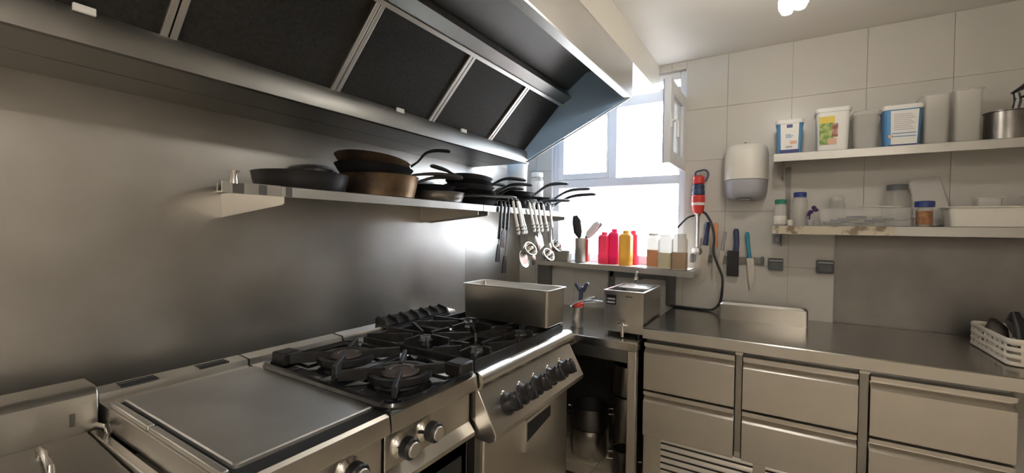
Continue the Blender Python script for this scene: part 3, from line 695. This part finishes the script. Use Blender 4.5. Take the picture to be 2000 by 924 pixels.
pan('blackened pan resting in the scorched bronze pan', -1.565, 1.320, SZ + .088, .172, .050, pan_blk, 66, .27, .030, hand_gr, (-4, 0), group=G, hw=.018)
pan('scorched pan with an upright handle crowning the stack', -1.565, 1.310, SZ + .128, .166, .042, pan_brz, 40, .17, .095, pan_blk, (-8, 0), group=G, hw=.013)
pan('low steel pan with a bright rim beside the scorched stack', -1.515, 1.685, SZ + .001, .142, .052, pan_st, 67, .36, .012, pan_st, group=G, bot=.90)
pan('thin black crepe pan nested in the low steel pan', -1.56, 1.685, SZ + .058, .130, .030, pan_blk, 78, .20, .012, pan_blk, group=G)
for i in range(6):
    lab = ['grey pan at the bottom of the fanned pile', 'second grey pan of the fanned pile, counting from the shelf', 'third grey pan of the fanned pile, counting from the shelf', 'fourth grey pan of the fanned pile, counting from the shelf', 'fifth grey pan of the fanned pile, under the topmost', 'tilted grey pan topping the fanned pile'][i]
    pan(lab, -1.585 + .006 * (i % 2), 2.035 + .006 * (i % 3), SZ + .001 + i * .0275, .182 - .010 * i, .034, pan_gr if i % 2 else pan_blk, [70, 84, 58, 92, 66, 262][i], [.24, .24, .26, .25, .27, .17][i], [.105, .09, .085, .075, .08, .012][i], [pan_blk, hand_gr, pan_blk, pan_gr, pan_blk, hand_gr][i], (-1.2 * i, 0), group=G, hw=.019)
pan('black flat pan below the corner container', -1.546, 2.475, SZ + .001, .165, .068, pan_blk, 50, .26, .02, pan_blk, group=G, bot=.88, hw=.022)
pan('black pan with a rising handle stacked on the flat pan', -1.56, 2.48, SZ + .072, .155, .042, pan_blk, 40, .24, .09, pan_blk, (-2, 0), group=G, hw=.022)
pan('thin black pan with its handle over the window', -1.55, 2.80, SZ + .001, .150, .055, pan_blk, 8, .30, .075, pan_blk, group=G, hw=.022)
pan('black omelette pan stacked on the thin window-end pan', -1.555, 2.80, SZ + .059, .142, .040, pan_blk, 20, .26, .075, pan_blk, group=G, hw=.022)
# containers at the corner end of the shelf
mb = MB(); cz = SZ + .120; mb.lathe([(.062, cz), (.066, cz + .004), (.074, cz + .20), (.080, cz + .204), (.080, cz + .212), (.072, cz + .212), (.064, cz + .01)], (-1.575, 2.575, 0), 28)
ob('white_bucket', mb, cream_pl, label='white plastic bucket standing among the corner pans', cat='bucket')
jar('glass_jar', 'glass jar with a white screw lid beside the white bucket', 'jar', -1.555, 2.83, SZ + .103, .046, .155, clear2, white_pl, paper, .8, .03, 1.05)

# utensils hooked over the second shelf
def hung(name, lab, cat, y, lean, hl, sl, hm, head, x=SX + .018, z=1.578):
    t = thing(name, lab, cat, (0, 0, 0), 'kitchen tools hooked over the corner shelf')
    mb = MB(); mb.tube([(-.030, 0, -.022), (-.030, 0, -.004), (-.020, 0, .004), (-.006, 0, .002), (0, 0, -.012), (0, 0, -.03)], .003, 8, sm=3); ob('hook', mb, chrome, t)
    mb = MB(); mb.tube([(0, 0, -.015), (0, 0, -.03), (0, 0, -hl * .6), (0, 0, -hl)], [.009, .0125, .0135, .0155], 10, .5, up=(1, 0, 0)); hd = ob('handle', mb, hm, t)
    if hm is hand_cr:
        for k in range(5):
            mb = MB(); zz = -hl + .012 + k * .011; mb.tube([(0, 0, zz - .003), (0, 0, zz + .003)], [.0170, .0170], 10, .55, up=(1, 0, 0)); ob('rib', mb, hand_gr if k % 2 else hand_cr, hd)
    mb = MB(); mb.tube([(0, 0, -hl + .005), (0, 0, -hl - sl)], .0045, 8, .6); ob('shaft', mb, steel, t)
    zb = -hl - sl
    mb = MB()
    if head == 'ladle':
        r = .047
        prof = [(r * math.sin(a), -r * math.cos(a)) for a in [.05 + i * (PI / 2 - .05) / 7 for i in range(8)]]; prof += [(p[0] * .93, p[1] * .93) for p in prof[::-1]]
        mb.lathe(prof, (.03, 0, zb), 24, rotm('Y', 55)); ob('bowl', mb, chrome, t)
    elif head == 'spoon':
        mb.tube([(0, 0, zb + .01), (.004, 0, zb - .015), (.010, 0, zb - .05), (.008, 0, zb - .085), (.004, 0, zb - .095)], [.006, .022, .032, .022, .005], 12, .28, up=(1, 0, 0)); ob('bowl', mb, steel_br, t)
    elif head == 'disc':
        mb.lathe([(.058, 0), (.060, .003), (.055, .006), (.03, -.002), (.001, -.004)], (.01, 0, zb - .05), 28, rotm('Y', 80)); ob('disc', mb, steel_br, t)
    elif head == 'flat':
        mb.prism([(-.012, zb + .02), (.012, zb + .02), (.030, zb - .02), (.032, zb - .09), (-.032, zb - .09), (-.030, zb - .02)], 'x', -.0015, .0015); ob('blade', mb, steel_br, t)
    elif head == 'black':
        mb.prism([(-.010, zb + .02), (.010, zb + .02), (.018, zb - .02), (.020, zb - .08), (-.020, zb - .08), (-.018, zb - .02)], 'x', -.003, .003); ob('blade', mb, black_pl, t)
    place(t, (x, y, z), 0, lean, 0); return t
hung('skimmer', 'cream-handled skimmer with a round steel disc hooked over the corner shelf', 'skimmer', 2.165, 20, .225, .11, hand_cr, 'disc')
hung('soup_ladle', 'cream-handled ladle with a deep chrome bowl', 'ladle', 2.195, 23, .225, .10, hand_cr, 'ladle', SX + .03)
hung('serving_spoon', 'cream-handled serving spoon with a long steel bowl', 'spoon', 2.225, 26, .23, .13, hand_cr, 'spoon', SX + .022)
hung('turner', 'cream-handled turner next to the serving spoon', 'turner', 2.36, 22, .21, .04, hand_cr, 'spoon')
hung('flat_turner', 'cream-handled flat turner with a steel blade', 'turner', 2.405, 24, .21, .03, hand_cr, 'flat', SX + .020)
hung('sauce_ladle', 'cream-handled ladle with a small bowl near the window', 'ladle', 2.48, 18, .205, .16, hand_cr, 'ladle')
hung('basting_spoon', 'cream-handled spoon hung nearest the window', 'spoon', 2.54, 22, .205, .10, hand_cr, 'spoon', SX + .020)
hung('steel_rod_ladle', 'plain steel ladle hung last on the shelf edge', 'ladle', 2.645, 14, .17, .13, steel_br, 'ladle')
hung('black_spatula', 'short black spatula hung against the steel wall', 'spatula', 2.10, -7, .16, .03, black_pl, 'black', SX + .012, 1.558)
hung('black_whisk', 'long black spatula hung against the steel wall', 'spatula', 2.14, -7, .17, .17, black_pl, 'black', SX + .012, 1.558)
hung('black_fork', 'thin black handled turner behind the short black spatula', 'turner', 2.06, -6, .22, .05, black_pl, 'black', SX + .012, 1.558)
# ---------------------------------------------------------------- things on the tiled wall
ds = thing('towel_dispenser', 'white rounded paper towel dispenser on the tiled wall', 'dispenser', (-.19, 2.9, 1.58))
def dshape(secs):
    loops = []
    for z, hw, d, cx in secs:
        lp = []
        for i in range(17):
            a = PI + PI * i / 16
            lp.append(Vector((cx + hw * math.copysign(abs(math.cos(a)) ** .7, math.cos(a)), 2.992 + d * math.copysign(abs(math.sin(a)) ** .7, math.sin(a)), z)))
        loops.append(lp)
    return MB().loft(loops)
ob('upper_cover', dshape([(1.705, .118, .190, -.19), (1.87, .116, .185, -.19), (1.90, .110, .175, -.19), (1.912, .095, .155, -.19), (1.915, .07, .12, -.19)]), cream_pl, ds, sharp=50)
ob('lower_cover', dshape([(1.59, .060, .10, -.19), (1.595, .085, .14, -.19), (1.61, .105, .172, -.19), (1.64, .112, .182, -.19), (1.703, .116, .186, -.19)]), lilac_pl, ds, sharp=50)
ob('outlet', B(-.225, -.155, 2.84, 2.90, 1.582, 1.592), steel_dk, ds, bevel=.003)
ob('lock', B(-.20, -.185, 2.90, 2.93, 1.913, 1.93), steel_dk, ds, bevel=.002)
def socket(lab, x0, x1, z0, z1, d=.035, m=grey_pl):
    t = thing('power_socket', lab, 'socket', ((x0 + x1) / 2, 2.98, z0))
    ob('box', B(x0, x1, 2.995 - d, 2.999, z0, z1), m, t, bevel=.004)
    ob('flap', B(x0 + .008, x1 - .008, 2.995 - d - .008, 2.995 - d, z0 + .010, z1 - .018), m, t, bevel=.003)
    ob('hinge', B(x0 + .004, x1 - .004, 2.995 - d - .010, 2.995 - d, z1 - .016, z1 - .008), lilac_pl, t)
socket('grey flap socket on bare tiles beside the knife rack', -.063, .012, 1.175, 1.245)
socket('grey flap socket at the edge of the steel splashback', .172, .250, 1.172, 1.245)
socket('small pale switch just under the lower shelf', -.04, .0, 1.335, 1.39, .02, lilac_pl)
# immersion blender
ib = thing('immersion_blender', 'red and dark blue immersion blender hanging by the window', 'blender', (-.455, 2.93, 1.26))
X, Yb = -.452, 2.945
mb = MB(); mb.lathe([(.018, 1.692), (.034, 1.70), (.036, 1.72), (.033, 1.742), (.020, 1.752)], (X, Yb, 0), 20); ob('red_cap', mb, red_tool, ib)
mb = MB(); mb.lathe([(.030, 1.625), (.037, 1.63), (.037, 1.655), (.034, 1.66), (.034, 1.67), (.036, 1.675), (.032, 1.695)], (X, Yb, 0), 20); ob('grip', mb, navy_tool, ib)
mb = MB(); mb.lathe([(.024, 1.512), (.034, 1.53), (.038, 1.57), (.040, 1.622), (.036, 1.627)], (X, Yb, 0), 20); ob('motor_body', mb, red_tool, ib)
mb = MB(); mb.lathe([(.0385, 1.563), (.0400, 1.567), (.0405, 1.575), (.0395, 1.580)], (X, Yb, 0), 20); ob('badge_band', mb, white_pl, ib)
mb = MB(); mb.lathe([(.008, 1.30), (.009, 1.49), (.020, 1.505), (.022, 1.514)], (X, Yb, 0), 14); ob('shaft', mb, steel_br, ib)
mb = MB(); mb.lathe([(.032, 1.262), (.034, 1.268), (.028, 1.29), (.008, 1.302)], (X, Yb, 0), 18); ob('bell', mb, steel_br, ib)
mb = MB(); mb.tube([(X - .02, Yb, 1.748), (X - .018, Yb, 1.772), (X, Yb + .01, 1.782), (X + .03, Yb + .02, 1.788), (X + .048, Yb + .02, 1.775), (X + .052, Yb + .02, 1.75), (X + .04, Yb + .01, 1.715)], .006, 8, sm=4); ob('hanging_loop', mb, navy_tool, ib)
mb = MB(); mb.tube([(X + .03, Yb + .005, 1.52), (X + .055, Yb - .03, 1.50), (X + .085, Yb - .03, 1.44), (X + .10, Yb - .03, 1.36), (X + .098, Yb - .03, 1.27), (X + .12, Yb - .03, 1.20), (X + .15, Yb - .03, 1.12), (X + .150, Yb - .03, 1.03), (X + .135, Yb, .955), (X + .10, Yb - .01, .915), (X + .05, Yb - .01, .908), (X - .05, Yb, .907), (X - .16, Yb + .01, .908)], .0075, 8, sm=5)
ob('power_cord', mb, rubber, ib)
mb = MB(); mb.tube([(X - .02, Yb, 1.50), (X - .06, Yb - .01, 1.485), (X - .10, Yb - .03, 1.44), (X - .115, Yb - .03, 1.42)], .006, 8, sm=4); ob('cord_tail', mb, rubber, ib)
ob('wall_hook', B(X - .012, X + .012, Yb + .03, 2.999, 1.60, 1.66), steel, ib)
# knife rack and knives
kr = thing('knife_rack', 'magnetic knife strip screwed to the tiles', 'rack', (-.29, 2.99, 1.2))
ob('strip', B(-.50, -.085, 2.982, 2.999, 1.205, 1.245), steel_dk, kr, bevel=.003)
for x in (-.49, -.095): ob('end_cap', B(x - .008, x + .008, 2.978, 2.999, 1.198, 1.252), grey_pl, kr, bevel=.002)
def knife(lab, x, zt, zh, zb, hm, bw, tilt=0, y=2.972, hw=.012):
    t = thing('kitchen_knife', lab, 'knife', (0, 0, 0), 'knives on the magnetic strip')
    L = zt - zb; h = zt - zh
    mb = MB(); mb.tube([(0, 0, -.002), (0, 0, -.02), (0, 0, -h * .5), (0, 0, -h)], [hw * .8, hw * 1.1, hw * .9, hw * 1.05], 10, .7, up=(1, 0, 0)); ob('handle', mb, hm, t)
    mb = MB(); mb.prism([(-bw * .45, -h), (bw * .55, -h), (bw * .6, -h - .02), (bw * .5, -L + .05), (-bw * .35, -L), (-bw * .45, -L + .02)], 'y', -.001, .001); ob('blade', mb, steel, t)
    place(t, (x, y, zt), 0, 0, tilt); return t
knife('kitchen knife with an orange handle behind the blender cord', -.35, 1.455, 1.30, 1.09, orange_h, .034, 0, 2.973, .016)
knife('small knife with a grey handle', -.295, 1.40, 1.28, 1.12, grey_h, .026, 8)
knife('long knife with a teal handle', -.178, 1.40, 1.24, 1.055, teal_h, .036, -6, 2.972, .016)
knife('wide knife with a dark grip hanging by the blender shaft', -.395, 1.46, 1.31, 1.06, navy_tool, .045, 5, 2.962, .022)
knife('short knife without a coloured handle beside the blender bell', -.435, 1.36, 1.25, 1.10, grey_h, .035, 4, 2.965)
t = thing('sheathed_cleaver', 'black knife in a wide black blade guard', 'knife', (-.245, 2.97, 1.125), 'knives on the magnetic strip')
ob('blade_guard', B(-.282, -.218, 2.957, 2.979, 1.125, 1.283), black_pl, t, bevel=.003)
mb = MB(); mb.tube([(-.235, 2.968, 1.282), (-.232, 2.968, 1.33), (-.236, 2.968, 1.40), (-.236, 2.968, 1.418)], [.016, .015, .016, .010], 10, .7); ob('handle', mb, navy_tool, t)

# ---------------------------------------------------------------- right-hand wall shelves
def rshelf(z0, z1, lab):
    t = thing('wall_shelf', lab, 'shelf', (.5, 2.87, z0))
    mb = MB(); mb.prism([(2.75, z0), (2.75, z1 - .002), (2.752, z1), (2.998, z1), (2.998, z1 - .004), (2.754, z1 - .004), (2.754, z0)], 'x', -.045, 1.45); ob('board', mb, steel_hood, t, sharp=25)
    for x in (.0, 1.35):
        mb = MB(); mb.prism([(2.77, z1 - .005), (2.998, z1 - .005), (2.998, z1 - .12), (2.985, z1 - .12), (2.78, z1 - .03)], 'x', x - .002, x + .002); ob('bracket', mb, steel_dk, t)
    return t
r1 = rshelf(1.783, 1.826, 'upper stainless wall shelf holding tubs and clear boxes')
r2 = rshelf(1.390, 1.436, 'lower stainless wall shelf with peeling tape along its front')
ob('tape_strip', B(-.043, .46, 2.7485, 2.7497, 1.392, 1.435), peel, r2)
ob('upright_rail', B(.015, .04, 2.992, 2.999, 1.44, 1.78), steel_splash, r1)

def tub(lab, x, y, z, hx, hy, h, m, lidm, r=.02, taper=.9):
    t = thing('food_tub', lab, 'tub', (x, y, z))
    mb = MB(); mb.rr([(z, hx * taper - .004, hy * taper - .004, r), (z + .004, hx * taper, hy * taper, r), (z + h, hx, hy, r)], (x, y), 5); ob('body', mb, m, t)
    mb = MB(); mb.rr([(z + h - .012, hx + .003, hy + .003, r), (z + h + .004, hx + .005, hy + .005, r), (z + h + .010, hx + .002, hy + .002, r)], (x, y), 5); ob('lid', mb, lidm, t)
    return t
Z1 = 1.827
def face(t, x, y, z, hx, hy, h, taper, u0, u1, v0, v1, m, nm, off=.0012):
    # flat print on the front wall of a tub, following its slope
    def P(u, v): return Vector((x + u * (hx * (taper + (1 - taper) * v)), y - hy * (taper + (1 - taper) * v) - off, z + h * v))
    lo = [[P(u0, v0), P(u1, v0), P(u1, v1), P(u0, v1)]]; lo.append([p + Vector((0, .0008, 0)) for p in lo[0]])
    ob(nm, MB().loft(lo), m, t)
# blue and white tub 1
a = (.025, 2.85, Z1, .062, .055, .178, .90); t = tub('small tub with blue edges and a white front label at the shelf end', a[0], a[1], a[2], a[3], a[4], a[5], blue_pl, white_pl)
face(t, *a, -.68, .70, .14, .94, white_pl, 'label_panel'); face(t, *a, -.80, .80, .02, .14, navy_pl, 'label_band'); face(t, *a, -.22, .22, .80, .90, navy_pl, 'logo_mark', .002)
for k, (u0, u1, v) in enumerate(((-.30, .10, .58), (-.30, .30, .54), (-.30, .15, .50))): face(t, *a, u0, u1, v, v + .018, blue_pl, 'print_line', .002)
face(t, *a, .05, .60, .30, .40, peach_pr, 'picture', .002); face(t, *a, -.3, .25, .19, .25, lilac_pl, 'print_line', .002)
# white tub with salad picture
a = (.215, 2.86, Z1, .072, .075, .215, .90); t = tub('white tub printed with a green salad picture and yellow heading', a[0], a[1], a[2], a[3], a[4], a[5], white_pl, white_pl)
face(t, *a, -.85, .05, .16, .68, green_pr, 'salad_picture'); face(t, *a, -.85, .10, .68, .84, yellow_pr, 'heading'); face(t, *a, -.05, .30, .34, .66, red_pr, 'tomato_picture', .002); face(t, *a, -.30, .25, .16, .30, peach_pr, 'picture', .002)
# translucent tub
a = (.353, 2.87, Z1, .052, .07, .185, .94); t = tub('plain translucent tub between two printed tubs', a[0], a[1], a[2], a[3], a[4], a[5], clear2, clear2)
# blue and white tub 2
a = (.488, 2.84, Z1, .072, .062, .19, .90); t = tub('larger blue tub with a white text panel', a[0], a[1], a[2], a[3], a[4], a[5], blue_pl, white_pl)
face(t, *a, -.66, .80, .05, .91, white_pl, 'label_panel'); face(t, *a, -.80, .80, .0, .05, navy_pl, 'label_band')
for k in range(9): face(t, *a, -.50, .62 - .1 * (k % 3), .42 + k * .048, .432 + k * .048, lilac_pl, 'print_line', .002)
for v in (.24, .32): face(t, *a, -.60, .72, v, v + .02, blue_pl, 'print_rule', .002)
face(t, *a, -.80, -.55, .22, .30, peach_pr, 'picture', .002)
# clear boxes
def openbox(nm, lab, cat, x, y, z, hx, hy, h, m, r=.015, taper=.92, wall=.003, rim=.006):
    mb = MB(); mb.rr([(z, hx * taper, hy * taper, r), (z + h - .006, hx, hy, r), (z + h - .004, hx + rim, hy + rim, r), (z + h, hx + rim, hy + rim, r), (z + h, hx - wall, hy - wall, r), (z + .006, hx * taper - wall, hy * taper - wall, r)], (x, y), 5)
    return ob(nm, mb, m, label=lab, cat=cat, sharp=50)
openbox('clear_box', 'tall clear plastic box on the upper shelf beside the blue tub', 'box', .612, 2.87, Z1, .046, .075, .24, clear2)
openbox('clear_box', 'tall clear plastic box on the upper shelf beside the steel pot', 'box', .719, 2.87, Z1, .046, .075, .245, clear2)
t = thing('steel_pot', 'straight-sided steel pot at the far end of the upper shelf', 'pot', (.855, 2.865, Z1))
mb = MB(); mb.lathe([(.066, Z1), (.07, Z1 + .004), (.07, Z1 + .128), (.074, Z1 + .131), (.074, Z1 + .134), (.067, Z1 + .134), (.066, Z1 + .01)], (.855, 2.865, 0), 32); ob('body', mb, pan_st, t)
mb = MB(); mb.tube([(.925, 2.86, Z1 + .10), (.95, 2.85, Z1 + .11), (1.05, 2.82, Z1 + .12)], .009, 8, .5); ob('handle', mb, pan_st, t)
t = thing('potato_masher', 'dark angled tool standing in the steel pot on the upper shelf', 'tool', (.90, 2.86, Z1 + .14))
mb = MB(); mb.tube([(.87, 2.86, Z1 + .06), (.89, 2.86, Z1 + .18), (.885, 2.86, Z1 + .215)], [.010, .014, .012], 8); ob('stem', mb, steel_dk, t)
mb = MB(); mb.tube([(.868, 2.855, Z1 + .215), (.90, 2.855, Z1 + .235), (.96, 2.855, Z1 + .30)], [.008, .018, .016], 8, .6); ob('grip', mb, black_pl, t)
mb = MB(); mb.tube([(.875, 2.855, Z1 + .185), (.93, 2.855, Z1 + .205), (.98, 2.855, Z1 + .215)], [.006, .012, .010], 8, .6); ob('arm', mb, black_pl, t)
# lower shelf
Z2 = 1.437
jar('spice_jar', 'jar of pale powder with a green lid at the shelf end', 'jar', -.008, 2.83, Z2, .031, .12, clear2, green_lid, cream_pl, .45, .022, 1.0)
mb = MB(); mb.lathe([(.012, Z2), (.013, Z2 + .002), (.013, Z2 + .03), (.011, Z2 + .032)], (.038, 2.80, 0), 16); ob('bottle_cap', mb, cream_pl, label='loose cream bottle cap next to the green-lidded jar', cat='cap')
jar('water_bottle', 'tall clear bottle with a dark blue cap', 'bottle', .082, 2.85, Z2, .036, .155, clear2, navy_lid, None, .5, .026, .92)
t = thing('purple_flower', 'small purple sprig beside the blue-capped bottle', 'sprig', (.125, 2.85, Z2))
mb = MB(); mb.tube([(.125, 2.86, Z2), (.128, 2.855, Z2 + .06), (.140, 2.85, Z2 + .085)], .0035, 6); ob('stem', mb, purple, t)
for dx, dz in ((-.012, .062), (.004, .075), (.018, .098), (.026, .086)):
    mb = MB(); mb.lathe([(.002, -.011), (.011, -.005), (.012, .004), (.004, .011)], (.128 + dx, 2.85, Z2 + dz), 10); ob('petal', mb, purple, t)
mb = MB(); mb.lathe([(.014, Z2), (.016, Z2 + .003), (.016, Z2 + .028), (.012, Z2 + .032)], (.128, 2.79, 0), 14); ob('bottle_cap', mb, lilac_pl, label='loose grey cap beside the cutlery box', cat='cap')
openbox('cutlery_box', 'long clear plastic box of dark cutlery on the lower shelf', 'box', .35, 2.822, Z2, .185, .050, .090, clear, .012, .97)
for k in range(7):
    x0 = .20 + .035 * k; yy = 2.796 + .012 * (k % 5)
    t = thing('table_knife', 'table knife lying in the clear cutlery box', 'cutlery', (x0, yy, Z2 + .01), 'cutlery in the clear box')
    zz = Z2 + .014 + .010 * (k % 4)
    mb = MB(); mb.tube([(x0 - .02, yy, zz), (x0 + .06, yy, zz + .002)], [.014, .012], 8, .6); ob('handle', mb, navy_tool if k % 2 else grey_pl, t)
    mb = MB(); mb.tube([(x0 + .06, yy, zz + .002), (x0 + .11, yy, zz + .004), (x0 + .145, yy, zz + .005)], [.005, .012, .004], 8, .3); ob('blade', mb, steel_br, t)
stick('steel_tongs', 'bright steel tongs lying across the clear cutlery box', 'tongs', [(.33, 2.80, Z2 + .10), (.42, 2.815, Z2 + .098), (.50, 2.82, Z2 + .094)], [.005, .011, .007], white_pl, .4)
jar('drinking_jar', 'squat empty glass jar behind the cutlery box', 'jar', .252, 2.935, Z2, .036, .14, clear2, clear2, None, .5, .02, 1.0)
t = jar('storage_jar', 'tall glass jar with a dark lid behind the cutlery box', 'jar', .50, 2.938, Z2, .055, .185, clear2, grey_pl, None, .5, .028, .85)
jar('coffee_jar', 'small jar of brown spice with a blue lid', 'jar', .578, 2.80, Z2, .030, .092, clear2, navy_lid, spice, .8, .026, 1.35)
# leaning clear tray
mb = MB(); M = Matrix.Translation((.645, 2.945, Z2 + .004)) @ rotm('Y', -9) @ rotm('X', -8)
mb.rr([(0, .075, .012, .010), (.235, .062, .012, .010), (.25, .05, .010, .009)], (0, 0), 4, M); ob('leaning_tray', mb, tray_m, label='frosted tray leaning upright behind the white tray', cat='tray')
openbox('white_tray', 'long white plastic tray at the far end of the lower shelf', 'tray', .86, 2.835, Z2, .205, .072, .092, cream_pl, .02, .95, .004, .008)
openbox('white_container', 'pale container standing inside the long white tray', 'container', .80, 2.845, Z2 + .008, .04, .035, .125, clear2, .01)
openbox('small_container', 'small pale cup inside the long white tray', 'container', .95, 2.845, Z2 + .008, .035, .035, .13, cream_pl, .01)

# ---------------------------------------------------------------- crate on the worktop
cr = thing('plastic_crate', 'white slatted plastic crate of dark utensils on the worktop', 'crate', (.93, 2.61, .9))
cx, cy, hx, hy = .945, 2.60, .20, .205
mb = MB(); mb.rr([(.902, hx - .004, hy - .004, .03), (.908, hx - .004, hy - .004, .03)], (cx, cy)); ob('base', mb, crate_m, cr)
for z in (.911, .938, .965, .994): ob('rail', ringloop(cx, cy, hx, hy, .03, z, (.004, .008 if z < .99 else .012)), crate_m, cr)
for k in range(8):
    x = cx - hx + .035 + k * (2 * hx - .07) / 7
    for y in (cy - hy, cy + hy): ob('bar', B(x - .005, x + .005, y - .003, y + .003, .905, .99), crate_m, cr)
    y = cy - hy + .035 + k * (2 * hy - .07) / 7
    for x in (cx - hx, cx + hx): ob('bar', B(x - .003, x + .003, y - .005, y + .005, .905, .99), crate_m, cr)
t = thing('black_colander', 'round black pan standing on edge in the white crate', 'pan', (.86, 2.70, .91))
mb = MB(); mb.lathe([(.055, 0), (.075, .02), (.08, .035), (.076, .035), (.052, .004)], (.86, 2.72, .985), 24, rotm('Y', 65)); ob('body', mb, black_pl, t)
stick('black_tongs', 'black-handled tongs sticking out of the white crate', 'tongs', [(.84, 2.55, .93), (.845, 2.62, 1.02), (.84, 2.66, 1.075)], [.018, .020, .014], black_pl, .6)
stick('black_brush', 'dark brush handle slanting out of the white crate', 'brush', [(.92, 2.58, .93), (.87, 2.56, 1.0), (.835, 2.55, 1.055)], [.016, .018, .012], black_pl, .6)
stick('steel_whisk', 'grey steel scoop leaning at the rim of the white crate', 'scoop', [(.80, 2.62, .93), (.80, 2.70, 1.0), (.80, 2.74, 1.03)], [.02, .035, .012], pan_st, .4)
